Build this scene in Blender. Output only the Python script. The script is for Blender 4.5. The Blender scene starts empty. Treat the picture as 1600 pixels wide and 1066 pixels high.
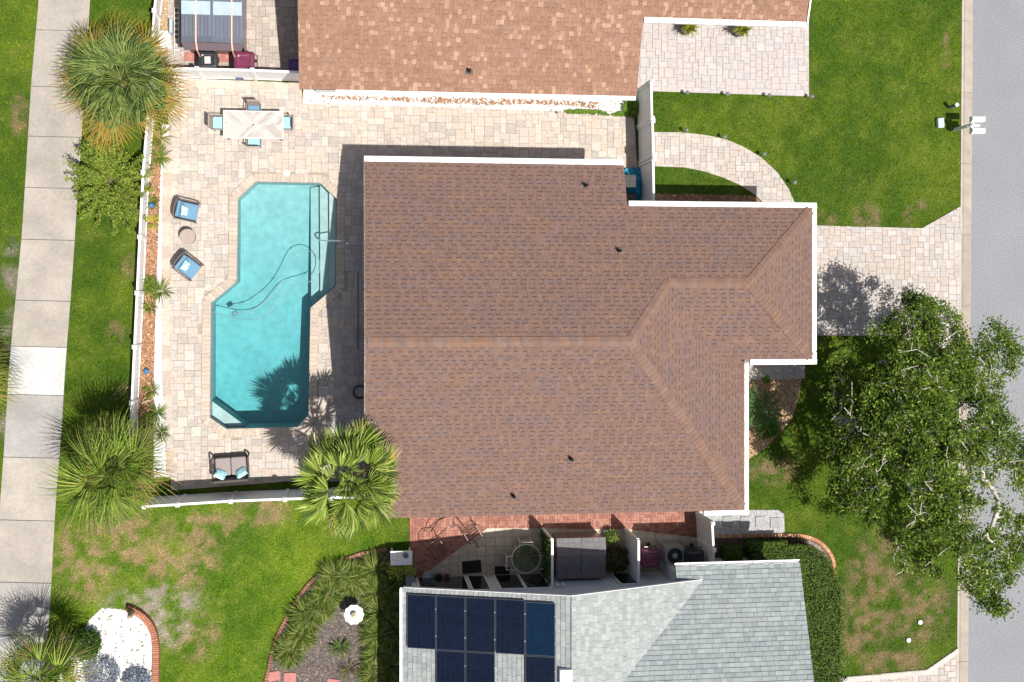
import bpy, bmesh, math, random
import numpy as np
from mathutils import Vector, Matrix

# ------------------------------------------------------------------ camera, sky, sun, exposure
SC = bpy.context.scene
COL = SC.collection
F, H, T, PX, PY = 1565.0, 36.4, math.atan(.106), 716.0, 470.0     # focal length (photo px), height (m), tilt, principal point
ST, CT = math.sin(T), math.cos(T)
cam_d = bpy.data.cameras.new('camera')
cam_d.sensor_fit = 'HORIZONTAL'; cam_d.sensor_width = 36.0; cam_d.lens = F / 1600 * 36
cam_d.shift_x = (800 - PX) / 1600; cam_d.shift_y = -(533 - PY) / 1600
cam_d.clip_start = 0.5; cam_d.clip_end = 2000
cam = bpy.data.objects.new('camera', cam_d); COL.objects.link(cam)
cam.location = (0, 0, H); cam.rotation_euler = (0, -T, 0)
SC.camera = cam

SUN_EL = math.radians(67.5)
SHX, SHY = -0.69, 0.724                      # direction shadows fall on the ground
world = bpy.data.worlds.new('World'); SC.world = world; world.use_nodes = True
wn = world.node_tree.nodes; wl = world.node_tree.links
sky = wn.new('ShaderNodeTexSky'); sky.sky_type = 'NISHITA'; sky.sun_disc = False
sky.sun_elevation = SUN_EL; sky.sun_rotation = math.atan2(-SHX, -SHY)
sky.air_density = 0.8; sky.dust_density = 3.0; sky.ozone_density = 0.3
wl.new(sky.outputs[0], wn['Background'].inputs[0]); wn['Background'].inputs[1].default_value = 0.075
sun_d = bpy.data.lights.new('sun', 'SUN'); sun_d.energy = 4.6; sun_d.angle = math.radians(0.53); sun_d.color = (1, .955, .89)
sun = bpy.data.objects.new('sun', sun_d); COL.objects.link(sun); sun.location = (20, -20, 40)
sdir = Vector((SHX * math.cos(SUN_EL), SHY * math.cos(SUN_EL), -math.sin(SUN_EL)))
sun.rotation_euler = sdir.to_track_quat('-Z', 'Y').to_euler()
SC.view_settings.view_transform = 'Standard'; SC.view_settings.look = 'None'
SC.view_settings.exposure = 0.45; SC.view_settings.gamma = 1.0; SC.view_settings.use_curve_mapping = False
SC.render.engine = 'CYCLES'; SC.cycles.max_bounces = 8; SC.cycles.transparent_max_bounces = 16

def W(u, v, z=0.0):
    """place seen at photo pixel (u, v) if it lies at height z"""
    a = (u - PX) / F; b = (PY - v) / F
    dx = ST + a * CT; dz = -CT + a * ST
    k = (z - H) / dz
    return Vector((dx * k, b * k, z))
def W2(pts, z=0.0): return [tuple(W(u, v, z)[:2]) for u, v in pts]
def project(x, y, z):
    d = x * ST + (H - z) * CT
    return F * (x * CT - (H - z) * ST) / d + PX, PY - F * y / d

rnd = random.Random(7)
nr = np.random.default_rng(11)
U = rnd.uniform

# ------------------------------------------------------------------ materials
def new_mat(name):
    m = bpy.data.materials.new(name); m.use_nodes = True
    return m, m.node_tree.nodes, m.node_tree.links
def mat(name, col=None, rough=.8, noise=(8, .15), fine=None, bump=None, metal=0.0, spec=.4):
    """col None: the piece's own colour stored on its faces"""
    m, n, l = new_mat(name); bs = n['Principled BSDF']
    bs.inputs['Roughness'].default_value = rough; bs.inputs['Metallic'].default_value = metal
    bs.inputs['Specular IOR Level'].default_value = spec
    if col is None:
        a = n.new('ShaderNodeAttribute'); a.attribute_name = 'col'; src = a.outputs['Color']
    else:
        r = n.new('ShaderNodeRGB'); r.outputs[0].default_value = (*col, 1); src = r.outputs[0]
    geo = n.new('ShaderNodeNewGeometry')
    for sc_amt in (noise, fine):
        if not sc_amt: continue
        t = n.new('ShaderNodeTexNoise'); t.inputs['Scale'].default_value = sc_amt[0]; t.inputs['Detail'].default_value = 5
        l.new(geo.outputs['Position'], t.inputs['Vector'])
        mr = n.new('ShaderNodeMapRange'); mr.inputs[1].default_value = .3; mr.inputs[2].default_value = .7
        mr.inputs[3].default_value = 1 - sc_amt[1]; mr.inputs[4].default_value = 1 + sc_amt[1]
        l.new(t.outputs[0], mr.inputs[0])
        mx = n.new('ShaderNodeVectorMath'); mx.operation = 'SCALE'
        l.new(src, mx.inputs[0]); l.new(mr.outputs[0], mx.inputs['Scale']); src = mx.outputs[0]
    l.new(src, bs.inputs['Base Color'])
    if bump:
        t = n.new('ShaderNodeTexNoise'); t.inputs['Scale'].default_value = bump[0]; t.inputs['Detail'].default_value = 4
        l.new(geo.outputs['Position'], t.inputs['Vector'])
        b = n.new('ShaderNodeBump'); b.inputs['Strength'].default_value = bump[1]; b.inputs['Distance'].default_value = .02
        l.new(t.outputs[0], b.inputs['Height']); l.new(b.outputs[0], bs.inputs['Normal'])
    return m
def leaf_mat(name, rough=.5, trans=.3, spec=.22):
    m, n, l = new_mat(name); bs = n['Principled BSDF']; out = n['Material Output']
    a = n.new('ShaderNodeAttribute'); a.attribute_name = 'col'
    l.new(a.outputs['Color'], bs.inputs['Base Color']); bs.inputs['Roughness'].default_value = rough
    bs.inputs['Specular IOR Level'].default_value = spec
    tr = n.new('ShaderNodeBsdfTranslucent'); l.new(a.outputs['Color'], tr.inputs['Color'])
    mx = n.new('ShaderNodeMixShader'); mx.inputs[0].default_value = trans
    l.new(bs.outputs[0], mx.inputs[1]); l.new(tr.outputs[0], mx.inputs[2]); l.new(mx.outputs[0], out.inputs['Surface'])
    return m
def glass_mat(name, tint=(.8, .9, .85), rough=.03):
    m, n, l = new_mat(name); out = n['Material Output']; n.remove(n['Principled BSDF'])
    tr = n.new('ShaderNodeBsdfTransparent'); tr.inputs[0].default_value = (*tint, 1)
    gl = n.new('ShaderNodeBsdfGlossy'); gl.inputs['Roughness'].default_value = rough
    fr = n.new('ShaderNodeFresnel'); fr.inputs[0].default_value = 1.45
    mx = n.new('ShaderNodeMixShader'); l.new(fr.outputs[0], mx.inputs[0]); l.new(tr.outputs[0], mx.inputs[1]); l.new(gl.outputs[0], mx.inputs[2])
    l.new(mx.outputs[0], out.inputs['Surface'])
    return m
def water_mat():
    m, n, l = new_mat('pool_water'); out = n['Material Output']; n.remove(n['Principled BSDF'])
    tr = n.new('ShaderNodeBsdfTransparent'); tr.inputs[0].default_value = (.97, 1, 1, 1)
    gl = n.new('ShaderNodeBsdfGlossy'); gl.inputs['Roughness'].default_value = .04
    fr = n.new('ShaderNodeFresnel'); fr.inputs[0].default_value = 1.33
    geo = n.new('ShaderNodeNewGeometry')
    t = n.new('ShaderNodeTexNoise'); t.inputs['Scale'].default_value = 2.2; t.inputs['Detail'].default_value = 4
    l.new(geo.outputs['Position'], t.inputs['Vector'])
    b = n.new('ShaderNodeBump'); b.inputs['Strength'].default_value = .25; b.inputs['Distance'].default_value = .05
    l.new(t.outputs[0], b.inputs['Height']); l.new(b.outputs[0], fr.inputs['Normal']); l.new(b.outputs[0], gl.inputs['Normal'])
    mx = n.new('ShaderNodeMixShader'); l.new(fr.outputs[0], mx.inputs[0]); l.new(tr.outputs[0], mx.inputs[1]); l.new(gl.outputs[0], mx.inputs[2])
    l.new(mx.outputs[0], out.inputs['Surface'])
    va = n.new('ShaderNodeVolumeAbsorption'); va.inputs['Color'].default_value = (.16, .83, .885, 1); va.inputs['Density'].default_value = .70
    l.new(va.outputs[0], out.inputs['Volume'])
    return m
def asphalt_mat():
    m = mat('asphalt', (.215, .222, .238), .9, (.5, .05), (22, .30), bump=(70, .4))
    return m
def solar_mat(name='solar_cells', k=1.0):
    m, n, l = new_mat(name); bs = n['Principled BSDF']
    tc = n.new('ShaderNodeTexCoord')
    br = n.new('ShaderNodeTexBrick'); br.offset = 0; br.inputs['Scale'].default_value = 1
    br.inputs['Color1'].default_value = (.004 / k, .008 * k, .018 * k, 1); br.inputs['Color2'].default_value = (.006 / k, .010 * k, .024 * k, 1)
    br.inputs['Mortar'].default_value = (.012, .017, .036, 1); br.inputs['Mortar Size'].default_value = .0035
    br.inputs['Brick Width'].default_value = .17; br.inputs['Row Height'].default_value = .085
    l.new(tc.outputs['Object'], br.inputs['Vector']); l.new(br.outputs[0], bs.inputs['Base Color'])
    bs.inputs['Roughness'].default_value = .22; bs.inputs['Specular IOR Level'].default_value = .12
    return m

M = dict(
    lawn=mat('lawn_soil', None, .95, (25, .3), (110, .3)), far=mat('far_grass', (.06, .11, .02), .95, (3, .3), (60, .3)),
    asphalt=asphalt_mat(), concrete=mat('concrete', None, .88, (.9, .16), (12, .10), bump=(60, .25)),
    curb=mat('curb_concrete', None, .88, (2.5, .12), (40, .16), bump=(60, .3)),
    paver=mat('paver', None, .85, (14, .14), (90, .16), bump=(80, .4)), sand=mat('joint_sand', (.33, .28, .23), .95, (30, .2)),
    brick=mat('brick', None, .85, (18, .2), (90, .15), bump=(80, .4)), tile=mat('tile', None, .6, (9, .12), (70, .12)),
    plaster=mat('pool_plaster', (.44, .437, .43), .8, (1.0, .06), (4, .10)), water=water_mat(),
    shingle=mat('shingle', None, .93, (5, .10), (110, .22), bump=(140, .5)), deck=mat('roof_deck', (.12, .1, .09), .9),
    white=mat('white_vinyl', (.80, .80, .79), .45, (3, .03)), gutter=mat('white_gutter', (.76, .76, .755), .45, (3, .09), (14, .05)),
    stucco=mat('stucco', (.66, .66, .64), .9, (6, .05), bump=(60, .3)), siding=mat('pale_siding', (.62, .66, .70), .8, (3, .05)),
    darkglass=mat('window_glass', (.012, .016, .02), .06, (2, .1), spec=.7),
    attr=mat('painted', None, .55, (6, .06)), rough=mat('rough_painted', None, .9, (20, .18), (80, .12)), gloss=mat('plastic', None, .3, (5, .06), spec=.5),
    metal=mat('metal', None, .3, (6, .05), metal=.9), cloth=mat('cloth', None, .95, (30, .1), (140, .12)),
    wicker=mat('wicker', None, .75, (70, .3), (160, .2), bump=(160, .6)), wood=mat('weathered_wood', None, .85, (4, .12), (50, .15)),
    gravel=mat('stones', None, .9, (30, .12)), mulch=mat('mulch', None, .95, (25, .25), (90, .25)), soil=mat('soil', None, .95, (9, .3), (60, .35), bump=(50, .6)),
    leaf=leaf_mat('leaf', .5, .3, .12), palm=leaf_mat('palm_leaf', .5, .25, .2), grass=leaf_mat('grass_blade', .8, .3, .0), bark=mat('bark', None, .9, (14, .25), (60, .2), bump=(30, .6)),
    glass=glass_mat('table_glass', (.72, .80, .70)), solar=solar_mat(), solar_blue=solar_mat('solar_cells_blue', 1.7), strap=mat('strap', (.75, .45, .33), .8),
)

# ------------------------------------------------------------------ mesh building
ORG = {}
def thing(name, label, cat, loc=(0, 0, 0), rz=0.0, group=None):
    o = bpy.data.objects.new(name, None); COL.objects.link(o)
    o.location = loc; o.rotation_euler = (0, 0, rz); o.empty_display_size = .2
    o['label'] = label; o['category'] = cat
    if group: o['group'] = group
    ORG[o.name] = Vector(loc)
    return o
def tag(o, label, cat, group=None):
    o['label'] = label; o['category'] = cat
    if group: o['group'] = group
    return o
def structure(o, label=None):
    o['kind'] = 'structure'
    if label: o['label'] = label
    return o
def copy_tree(o, parent=None):
    c = o.copy(); COL.objects.link(c); c.parent = parent
    ORG[c.name] = ORG.get(o.name, Vector())
    for ch in list(o.children): copy_tree(ch, c)
    return c

class MB:
    def __init__(s): s.v = []; s.f = []; s.c = []; s.col = (1, 1, 1)
    def face(s, idx, col=None): s.f.append(tuple(idx)); s.c.append(col or s.col)
    def add(s, vs): k = len(s.v); s.v.extend(tuple(p) for p in vs); return k
    def poly(s, pts, col=None): k = s.add(pts); s.face(range(k, k + len(pts)), col)
    def box(s, c, d, rz=0.0, col=None, taper=1.0, bottom=True, ry=0.0, rx=0.0):
        """centre c, full size d"""
        R = Matrix.Rotation(rz, 3, 'Z') @ Matrix.Rotation(ry, 3, 'Y') @ Matrix.Rotation(rx, 3, 'X')
        c = Vector(c); k = len(s.v)
        for z, t in ((-.5, 1), (.5, taper)):
            for x, y in ((-.5, -.5), (.5, -.5), (.5, .5), (-.5, .5)):
                s.v.append(tuple(c + R @ Vector((x * d[0] * t, y * d[1] * t, z * d[2]))))
        q = [(4, 5, 6, 7), (0, 1, 5, 4), (1, 2, 6, 5), (2, 3, 7, 6), (3, 0, 4, 7)] + ([(3, 2, 1, 0)] if bottom else [])
        for f in q: s.face([k + i for i in f], col)
        return s
    def rbox(s, c, d, rz=0.0, r=.05, col=None, n=3, ry=0.0, rx=0.0, puff=0.0):
        """box with rounded vertical corners and a rounded upper and lower rim"""
        R = Matrix.Rotation(rz, 3, 'Z') @ Matrix.Rotation(ry, 3, 'Y') @ Matrix.Rotation(rx, 3, 'X'); c = Vector(c)
        hx, hy, hz = d[0] / 2, d[1] / 2, d[2] / 2
        e = min(r, hz * .9); rings = []
        prof = [(-hz, -e * .8), (-hz + e * .3, -e * .25), (-hz + e, 0), (hz - e, 0), (hz - e * .3, -e * .25), (hz, -e * .8)]
        for z, off in prof:
            ring = []
            for qx, qy, a0 in ((1, 1, 0), (-1, 1, 90), (-1, -1, 180), (1, -1, 270)):
                for i in range(n + 1):
                    a = math.radians(a0 + 90 * i / n); rr = max(r + off, .002)
                    ring.append(tuple(c + R @ Vector((qx * (hx - r) + rr * math.cos(a), qy * (hy - r) + rr * math.sin(a), z))))
            rings.append(ring)
        s.loft(rings, col, cap=True, puff=R @ Vector((0, 0, puff)) if puff else None)
        return s
    def loft(s, rings, col=None, cap=True, closed=True, puff=None):
        n = len(rings[0]); ks = [s.add(r) for r in rings]
        for a, b in zip(ks, ks[1:]):
            for i in range(n if closed else n - 1):
                j = (i + 1) % n; s.face((a + i, a + j, b + j, b + i), col)
        if cap:
            s.face([ks[0] + i for i in reversed(range(n))], col)
            if puff:
                p = sum((Vector(q) for q in rings[-1]), Vector()) / n + puff; k = s.add([p])
                for i in range(n): s.face((ks[-1] + i, ks[-1] + (i + 1) % n, k), col)
            else: s.face([ks[-1] + i for i in range(n)], col)
        return s
    def prism(s, pts, z0, z1, col=None, bottom=False):
        a = area2(pts)
        if a < 0: pts = pts[::-1]
        n = len(pts); k = s.add([(x, y, z0) for x, y in pts] + [(x, y, z1) for x, y in pts])
        s.face([k + n + i for i in range(n)], col)
        for i in range(n):
            j = (i + 1) % n; s.face((k + i, k + j, k + n + j, k + n + i), col)
        if bottom: s.face([k + i for i in reversed(range(n))], col)
        return s
    def lathe(s, c, prof, n=16, col=None, cols=None):
        c = Vector(c); rings = [[(c.x + r * math.cos(2 * math.pi * i / n), c.y + r * math.sin(2 * math.pi * i / n), c.z + z) for i in range(n)] for r, z in prof]
        ks = [s.add(r) for r in rings]
        for q, (a, b) in enumerate(zip(ks, ks[1:])):
            for i in range(n):
                j = (i + 1) % n; s.face((a + i, a + j, b + j, b + i), cols[q] if cols else col)
        s.face([ks[-1] + i for i in range(n)], cols[-1] if cols else col)
        s.face([ks[0] + i for i in reversed(range(n))], cols[0] if cols else col)
        return s
    def tube(s, path, r, n=6, col=None, cap=True):
        P = [Vector(p) for p in path]; rings = []
        rs = r if isinstance(r, (list, tuple)) else [r] * len(P)
        for i, p in enumerate(P):
            d = (P[min(i + 1, len(P) - 1)] - P[max(i - 1, 0)])
            d = d.normalized() if d.length > 1e-6 else Vector((0, 0, 1))
            a = d.cross(Vector((0, 0, 1)) if abs(d.z) < .9 else Vector((1, 0, 0))).normalized(); b = a.cross(d)
            rings.append([tuple(p + a * (rs[i] * math.cos(2 * math.pi * k / n)) + b * (rs[i] * math.sin(2 * math.pi * k / n))) for k in range(n)])
        s.loft(rings, col, cap); return s
    def build(s, name, material, parent=None, smooth=False, org=None):
        o = Vector(org) if org is not None else (ORG.get(parent.name, Vector()) if parent else Vector())
        me = bpy.data.meshes.new(name)
        v = [(x - o.x, y - o.y, z - o.z) for x, y, z in s.v] if o.length else s.v
        me.from_pydata(v, [], s.f)
        ca = me.attributes.new('col', 'FLOAT_COLOR', 'FACE')
        arr = np.ones((len(s.f), 4), np.float32); arr[:, :3] = np.array(s.c, np.float32).reshape(-1, 3); ca.data.foreach_set('color', arr.ravel())
        if smooth: me.polygons.foreach_set('use_smooth', np.ones(len(s.f), bool))
        me.materials.append(material if not isinstance(material, str) else M[material]); me.update()
        ob = bpy.data.objects.new(name, me); COL.objects.link(ob)
        if parent:
            ob.parent = parent; ORG[ob.name] = ORG.get(parent.name, Vector())
        elif org is not None:
            ob.location = o; ORG[ob.name] = o
        return ob
def np_mesh(name, V, Fc, C, material, parent=None):
    """triangles from arrays: V (n,3,3), C (n,3)"""
    n = len(V); me = bpy.data.meshes.new(name)
    me.vertices.add(n * 3); me.vertices.foreach_set('co', V.astype(np.float32).ravel())
    me.loops.add(n * 3); me.loops.foreach_set('vertex_index', np.arange(n * 3, dtype=np.int32))
    me.polygons.add(n); me.polygons.foreach_set('loop_start', np.arange(0, n * 3, 3, dtype=np.int32))
    try: me.polygons.foreach_set('loop_total', np.full(n, 3, np.int32))
    except Exception: pass
    ca = me.attributes.new('col', 'FLOAT_COLOR', 'FACE'); a = np.ones((n, 4), np.float32); a[:, :3] = C; ca.data.foreach_set('color', a.ravel())
    me.materials.append(M[material]); me.update(); me.validate()
    ob = bpy.data.objects.new(name, me); COL.objects.link(ob)
    if parent: ob.parent = parent; ORG[ob.name] = ORG.get(parent.name, Vector())
    return ob
def jit(c, a=.1):
    k = 1 + U(-a, a); return tuple(max(0, x * k) for x in c)

# ------------------------------------------------------------------ 2-D geometry
def area2(p): return sum(p[i][0] * p[(i + 1) % len(p)][1] - p[(i + 1) % len(p)][0] * p[i][1] for i in range(len(p))) / 2
def inside(p, x, y):
    r = False; j = len(p) - 1
    for i in range(len(p)):
        if (p[i][1] > y) != (p[j][1] > y) and x < (p[j][0] - p[i][0]) * (y - p[i][1]) / (p[j][1] - p[i][1]) + p[i][0]: r = not r
        j = i
    return r
def inside_np(p, X, Y):
    r = np.zeros(X.shape, bool); j = len(p) - 1
    for i in range(len(p)):
        (xi, yi), (xj, yj) = p[i], p[j]
        if yi != yj:
            c = ((yi > Y) != (yj > Y)) & (X < (xj - xi) * (Y - yi) / (yj - yi) + xi); r ^= c
        j = i
    return r
def clip_rect(poly, x0, x1, y0, y1):
    for ax, lim, sg in ((0, x0, 1), (0, x1, -1), (1, y0, 1), (1, y1, -1)):
        out = []
        for i in range(len(poly)):
            a, b = poly[i - 1], poly[i]; da = (a[ax] - lim) * sg; db = (b[ax] - lim) * sg
            if (da < 0) != (db < 0):
                t = da / (da - db); out.append((a[0] + (b[0] - a[0]) * t, a[1] + (b[1] - a[1]) * t))
            if db >= 0: out.append(b)
        poly = out
        if len(poly) < 3: return []
    return poly
def offset_poly(p, d):
    """grow a polygon outwards by d"""
    if area2(p) < 0: p = p[::-1]
    n = len(p); out = []
    for i in range(n):
        a, b, c = Vector(p[i - 1]), Vector(p[i]), Vector(p[(i + 1) % n])
        e1 = (b - a).normalized(); e2 = (c - b).normalized()
        n1 = Vector((e1.y, -e1.x)); n2 = Vector((e2.y, -e2.x)); m = (n1 + n2).normalized()
        out.append(tuple(b + m * (d / max(.3, m.dot(n1)))))
    return out
def smooth_path(pts, k=8):
    """Catmull-Rom through the points"""
    P = [Vector(p) for p in pts]; P = [P[0] * 2 - P[1]] + P + [P[-1] * 2 - P[-2]]; out = []
    for i in range(1, len(P) - 2):
        for j in range(k):
            t = j / k; a, b, c, d = P[i - 1:i + 3]
            out.append(.5 * (2 * b + (c - a) * t + (2 * a - 5 * b + 4 * c - d) * t * t + (3 * b - a - 3 * c + d) * t ** 3))
    out.append(P[-2]); return out
def vnoise(X, Y, seed=0):
    xi = np.floor(X).astype(np.int64); yi = np.floor(Y).astype(np.int64); fx = X - xi; fy = Y - yi
    fx = fx * fx * (3 - 2 * fx); fy = fy * fy * (3 - 2 * fy)
    def h(a, b):
        n = (a * 374761393 + b * 668265263 + seed * 974711) & 0xffffffff
        n = ((n ^ (n >> 13)) * 1274126177) & 0xffffffff
        return ((n ^ (n >> 16)) & 0xffff) / 65535.0
    return (h(xi, yi) * (1 - fx) + h(xi + 1, yi) * fx) * (1 - fy) + (h(xi, yi + 1) * (1 - fx) + h(xi + 1, yi + 1) * fx) * fy
def fbm(X, Y, seed=0, o=4):
    s = 0; a = .5; t = 0
    for i in range(o): s = s + a * vnoise(X * 2 ** i, Y * 2 ** i, seed + i); t += a; a *= .55
    return s / t

# ------------------------------------------------------------------ outlines of the setting (photo pixels -> metres)
WALK_R = [(146, -90), (141, 0), (129, 192), (122, 300), (112, 450), (103, 562), (96, 680), (87, 788), (79, 940), (68, 1080), (58, 1180)]
WALK_L = [(68, -90), (61, 0), (49, 135), (39, 300), (34, 375), (23, 487), (15, 570), (7, 700), (-1, 810), (-9, 940), (-17, 1080), (-26, 1180)]
SIDEWALK = W2(WALK_L + WALK_R[::-1])
ci0, ci1 = W(1503, 0), W(1495, 1066); co0, co1 = W(1521, 0), W(1513, 1066)
def curb_x(y, outer=False):
    a, b = (co0, co1) if outer else (ci0, ci1)
    return a.x + (b.x - a.x) * (y - a.y) / (b.y - a.y)
PATIO = W2([(262, 122), (470, 130), (474, 163), (700, 168), (990, 179), (1000, 330), (950, 330), (950, 300), (600, 300), (600, 752), (450, 752), (268, 766), (263, 690), (258, 600), (256, 480), (258, 290), (264, 210)])
POOL = W2([(400, 284), (500, 286), (526, 311), (525, 447), (485, 481), (482, 649), (465, 667), (354, 670), (328, 652), (330, 473), (370, 440), (372, 310)])
COPING = offset_poly(POOL, .30)
GRAVEL_N = W2([(474, 130), (993, 140), (997, 180), (700, 168), (474, 163)])
MULCH_W = W2([(240, 205), (254, 205), (251, 260), (247, 370), (243, 480), (240, 600), (238, 700), (213, 700), (215, 600), (219, 460), (226, 300)])
GRAVEL_W = W2([(254, 195), (266, 195), (258, 290), (255, 480), (257, 600), (266, 745), (240, 745), (240, 600), (243, 480), (247, 370), (251, 260)])
DRIVE = W2([(1215, 351), (1440, 357), (1501, 322), (1499, 560), (1440, 526), (1215, 524)])
SIDE_WALKWAY = W2([(1140, 550), (1257, 550), (1257, 592), (1140, 594)])
CURVE_WALK = W2([(1000, 207), (1060, 207), (1082, 209), (1105, 212), (1133, 218), (1160, 229), (1190, 247), (1215, 271), (1232, 296), (1243, 322), (1243, 345), (1205, 345), (1200, 325), (1180, 305), (1155, 289), (1130, 278), (1100, 268), (1070, 262), (1000, 259)])
N_DRIVE = W2([(985, 5), (1263, 5), (1263, 151), (1020, 143), (985, 140)])
N_PATIO = W2([(262, -40), (500, -40), (500, 116), (262, 104)])
BRICKS = W2([(640, 790), (1090, 790), (1090, 839), (980, 827), (762, 825), (652, 905), (640, 905)])
TILES = W2([(762, 825), (980, 827), (1092, 840), (1092, 915), (645, 915), (652, 905)])
BED_S = W2([(410, 1090), (428, 1010), (445, 972), (480, 917), (520, 886), (560, 867), (605, 858), (622, 866), (640, 905), (640, 1090)])
GRAVEL_SW = W2([(140, 968), (160, 950), (190, 953), (212, 958), (230, 972), (238, 995), (240, 1085), (80, 1085), (112, 1020)])
GRAVEL_SE = W2([(1092, 797), (1215, 797), (1225, 803), (1226, 836), (1092, 838)])
HEDGE_BED = W2([(1092, 838), (1226, 836), (1262, 840), (1285, 852), (1300, 874), (1303, 960), (1298, 1085), (1100, 1085)])
MULCH_E = W2([(1140, 592), (1252, 592), (1247, 625), (1238, 650), (1222, 672), (1195, 700), (1165, 720), (1140, 725)])
MULCH_N = W2([(1020, 303), (1180, 306), (1200, 330), (1020, 330)])
S_DRIVE = W2([(1292, 1060), (1447, 1046), (1496, 1012), (1496, 1120), (1292, 1120)])
N_SOIL = W2([(247, -40), (272, -40), (290, 100), (240, 102)])
HARD = [SIDEWALK, PATIO, GRAVEL_N, MULCH_W, GRAVEL_W, DRIVE, SIDE_WALKWAY, CURVE_WALK, N_DRIVE, N_PATIO, BRICKS, TILES, BED_S, GRAVEL_SW, GRAVEL_SE, HEDGE_BED, MULCH_E, MULCH_N, S_DRIVE, N_SOIL]

# ------------------------------------------------------------------ ground, lawn, road, kerb
LX0, LX1, LY0, LY1 = -14.5, 26.0, -17.0, 14.0
pool_box = (min(p[0] for p in POOL) - .25, max(p[0] for p in POOL) + .25, min(p[1] for p in POOL) - .25, max(p[1] for p in POOL) + .25)
b = MB(); xs = [-600, LX0 + .5, LX1 - .5, 600]; ys = [-600, LY0 + .5, LY1 - .5, 600]
for i in range(3):
    for j in range(3):
        if (i, j) != (1, 1): b.poly([(xs[i], ys[j], -.08), (xs[i + 1], ys[j], -.08), (xs[i + 1], ys[j + 1], -.08), (xs[i], ys[j + 1], -.08)])
structure(b.build('ground', 'far'))

PATCH = [  # dry patches: photo px centre, radii, kind (0 straw, 1 sandy)
    (140, 870, 55, 60, 0), (215, 850, 60, 45, 0), (275, 880, 60, 45, 0), (320, 830, 55, 30, 0), (240, 945, 70, 26, 1), (262, 960, 38, 45, 1), (305, 995, 35, 35, 0), (180, 830, 40, 30, 0),
    (410, 800, 40, 22, 0), (1375, 890, 52, 58, 0), (1350, 960, 60, 50, 0), (1320, 1000, 36, 40, 0), (1430, 950, 60, 60, 0), (1390, 1035, 60, 20, 0), (1395, 930, 50, 40, 0), (1205, 735, 40, 22, 0),
    (1355, 340, 22, 22, 0), (1290, 345, 18, 14, 0), (1418, 335, 10, 16, 0), (1478, 70, 6, 20, 0), 
    (1478, 100, 8, 8, 0), (20, 420, 14, 40, 1), (20, 520, 16, 34, 1), (14, 660, 16, 30, 1), (205, 420, 12, 20, 0), (180, 520, 14, 18, 0), (30, 180, 12, 30, 0), (200, 620, 20, 20, 0), (1440, 320, 8, 8, 0)]
PW = [(W(u, v).x, W(u, v).y, a / 42.0, c / 42.0, k) for u, v, a, c, k in PATCH]
def lawn_colour(X, Y):
    n1 = fbm(X * .45 + 9, Y * .45, 3); n2 = fbm(X * 1.7, Y * 1.7, 21); n3 = fbm(X * 5.5, Y * 5.5, 40, 3)
    g1 = np.array([.062, .130, .004]); g2 = np.array([.130, .200, .009]); g3 = np.array([.175, .19, .03])
    t = np.clip((n1 * .55 + n2 * .45 - .38) * 3.2, 0, 1)[..., None]
    C = g1 * (1 - t) + g2 * t
    t = np.clip((n2 * .5 + n3 * .5 - .52) * 4, 0, 1)[..., None] * .5; C = C * (1 - t) + g3 * t
    straw = np.zeros(X.shape); sand = np.zeros(X.shape)
    for cx, cy, rx, ry, k in PW:
        d = np.sqrt(((X - cx) / rx) ** 2 + ((Y - cy) / ry) ** 2)
        f = np.clip(1.25 - d, 0, 1)
        if k: sand = np.maximum(sand, f)
        else: straw = np.maximum(straw, f)
    n4 = fbm(X * 3.6 + 3, Y * 3.6, 60, 5)
    br = np.clip((n4 * .75 + n2 * .25 - .39) * 4.6, 0, 1)
    t = (np.clip(straw * 1.9, 0, 1) * br)[..., None] * .9; C = C * (1 - t) + np.array([.285, .195, .105]) * t
    t = (np.clip(sand * 1.8, 0, 1) * np.clip(br * 1.2, 0, 1))[..., None] * .9; C = C * (1 - t) + np.array([.31, .265, .22]) * t
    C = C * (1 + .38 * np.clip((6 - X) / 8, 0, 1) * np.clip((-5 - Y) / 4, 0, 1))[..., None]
    return C * (0.8 + .4 * n3)[..., None], straw * br + sand * br
step = .14
gx = np.arange(LX0, 23.7, step); gy = np.arange(LY0, LY1, step)
b = MB(); idx = {}
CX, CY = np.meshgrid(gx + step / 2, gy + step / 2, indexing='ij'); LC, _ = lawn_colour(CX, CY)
def vid(i, j):
    k = (i, j)
    if k not in idx:
        x = gx[i] if i < len(gx) else gx[-1] + step; y = gy[j] if j < len(gy) else gy[-1] + step
        xx = min(x, curb_x(y) - .01)
        idx[k] = len(b.v); b.v.append((xx, y, 0.0))
    return idx[k]
for i in range(len(gx)):
    for j in range(len(gy)):
        x, y = gx[i] + step / 2, gy[j] + step / 2
        if pool_box[0] - .1 < x < pool_box[1] + .1 and pool_box[2] - .1 < y < pool_box[3] + .1 : continue
        if gx[i] > curb_x(y): continue
        b.face((vid(i, j), vid(i + 1, j), vid(i + 1, j + 1), vid(i, j + 1)), tuple(LC[i, j] * .8))
lo = structure(b.build('lawn', 'lawn')); me = lo.data; me.attributes.remove(me.attributes['col'])
ca = me.attributes.new('col', 'FLOAT_COLOR', 'POINT'); vv = np.array(b.v); arr = np.ones((len(vv), 4), np.float32); arr[:, :3] = lawn_colour(vv[:, 0], vv[:, 1])[0] * .55; ca.data.foreach_set('color', arr.ravel())  # ground tone darkened, painting shade into the gaps between blades

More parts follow.
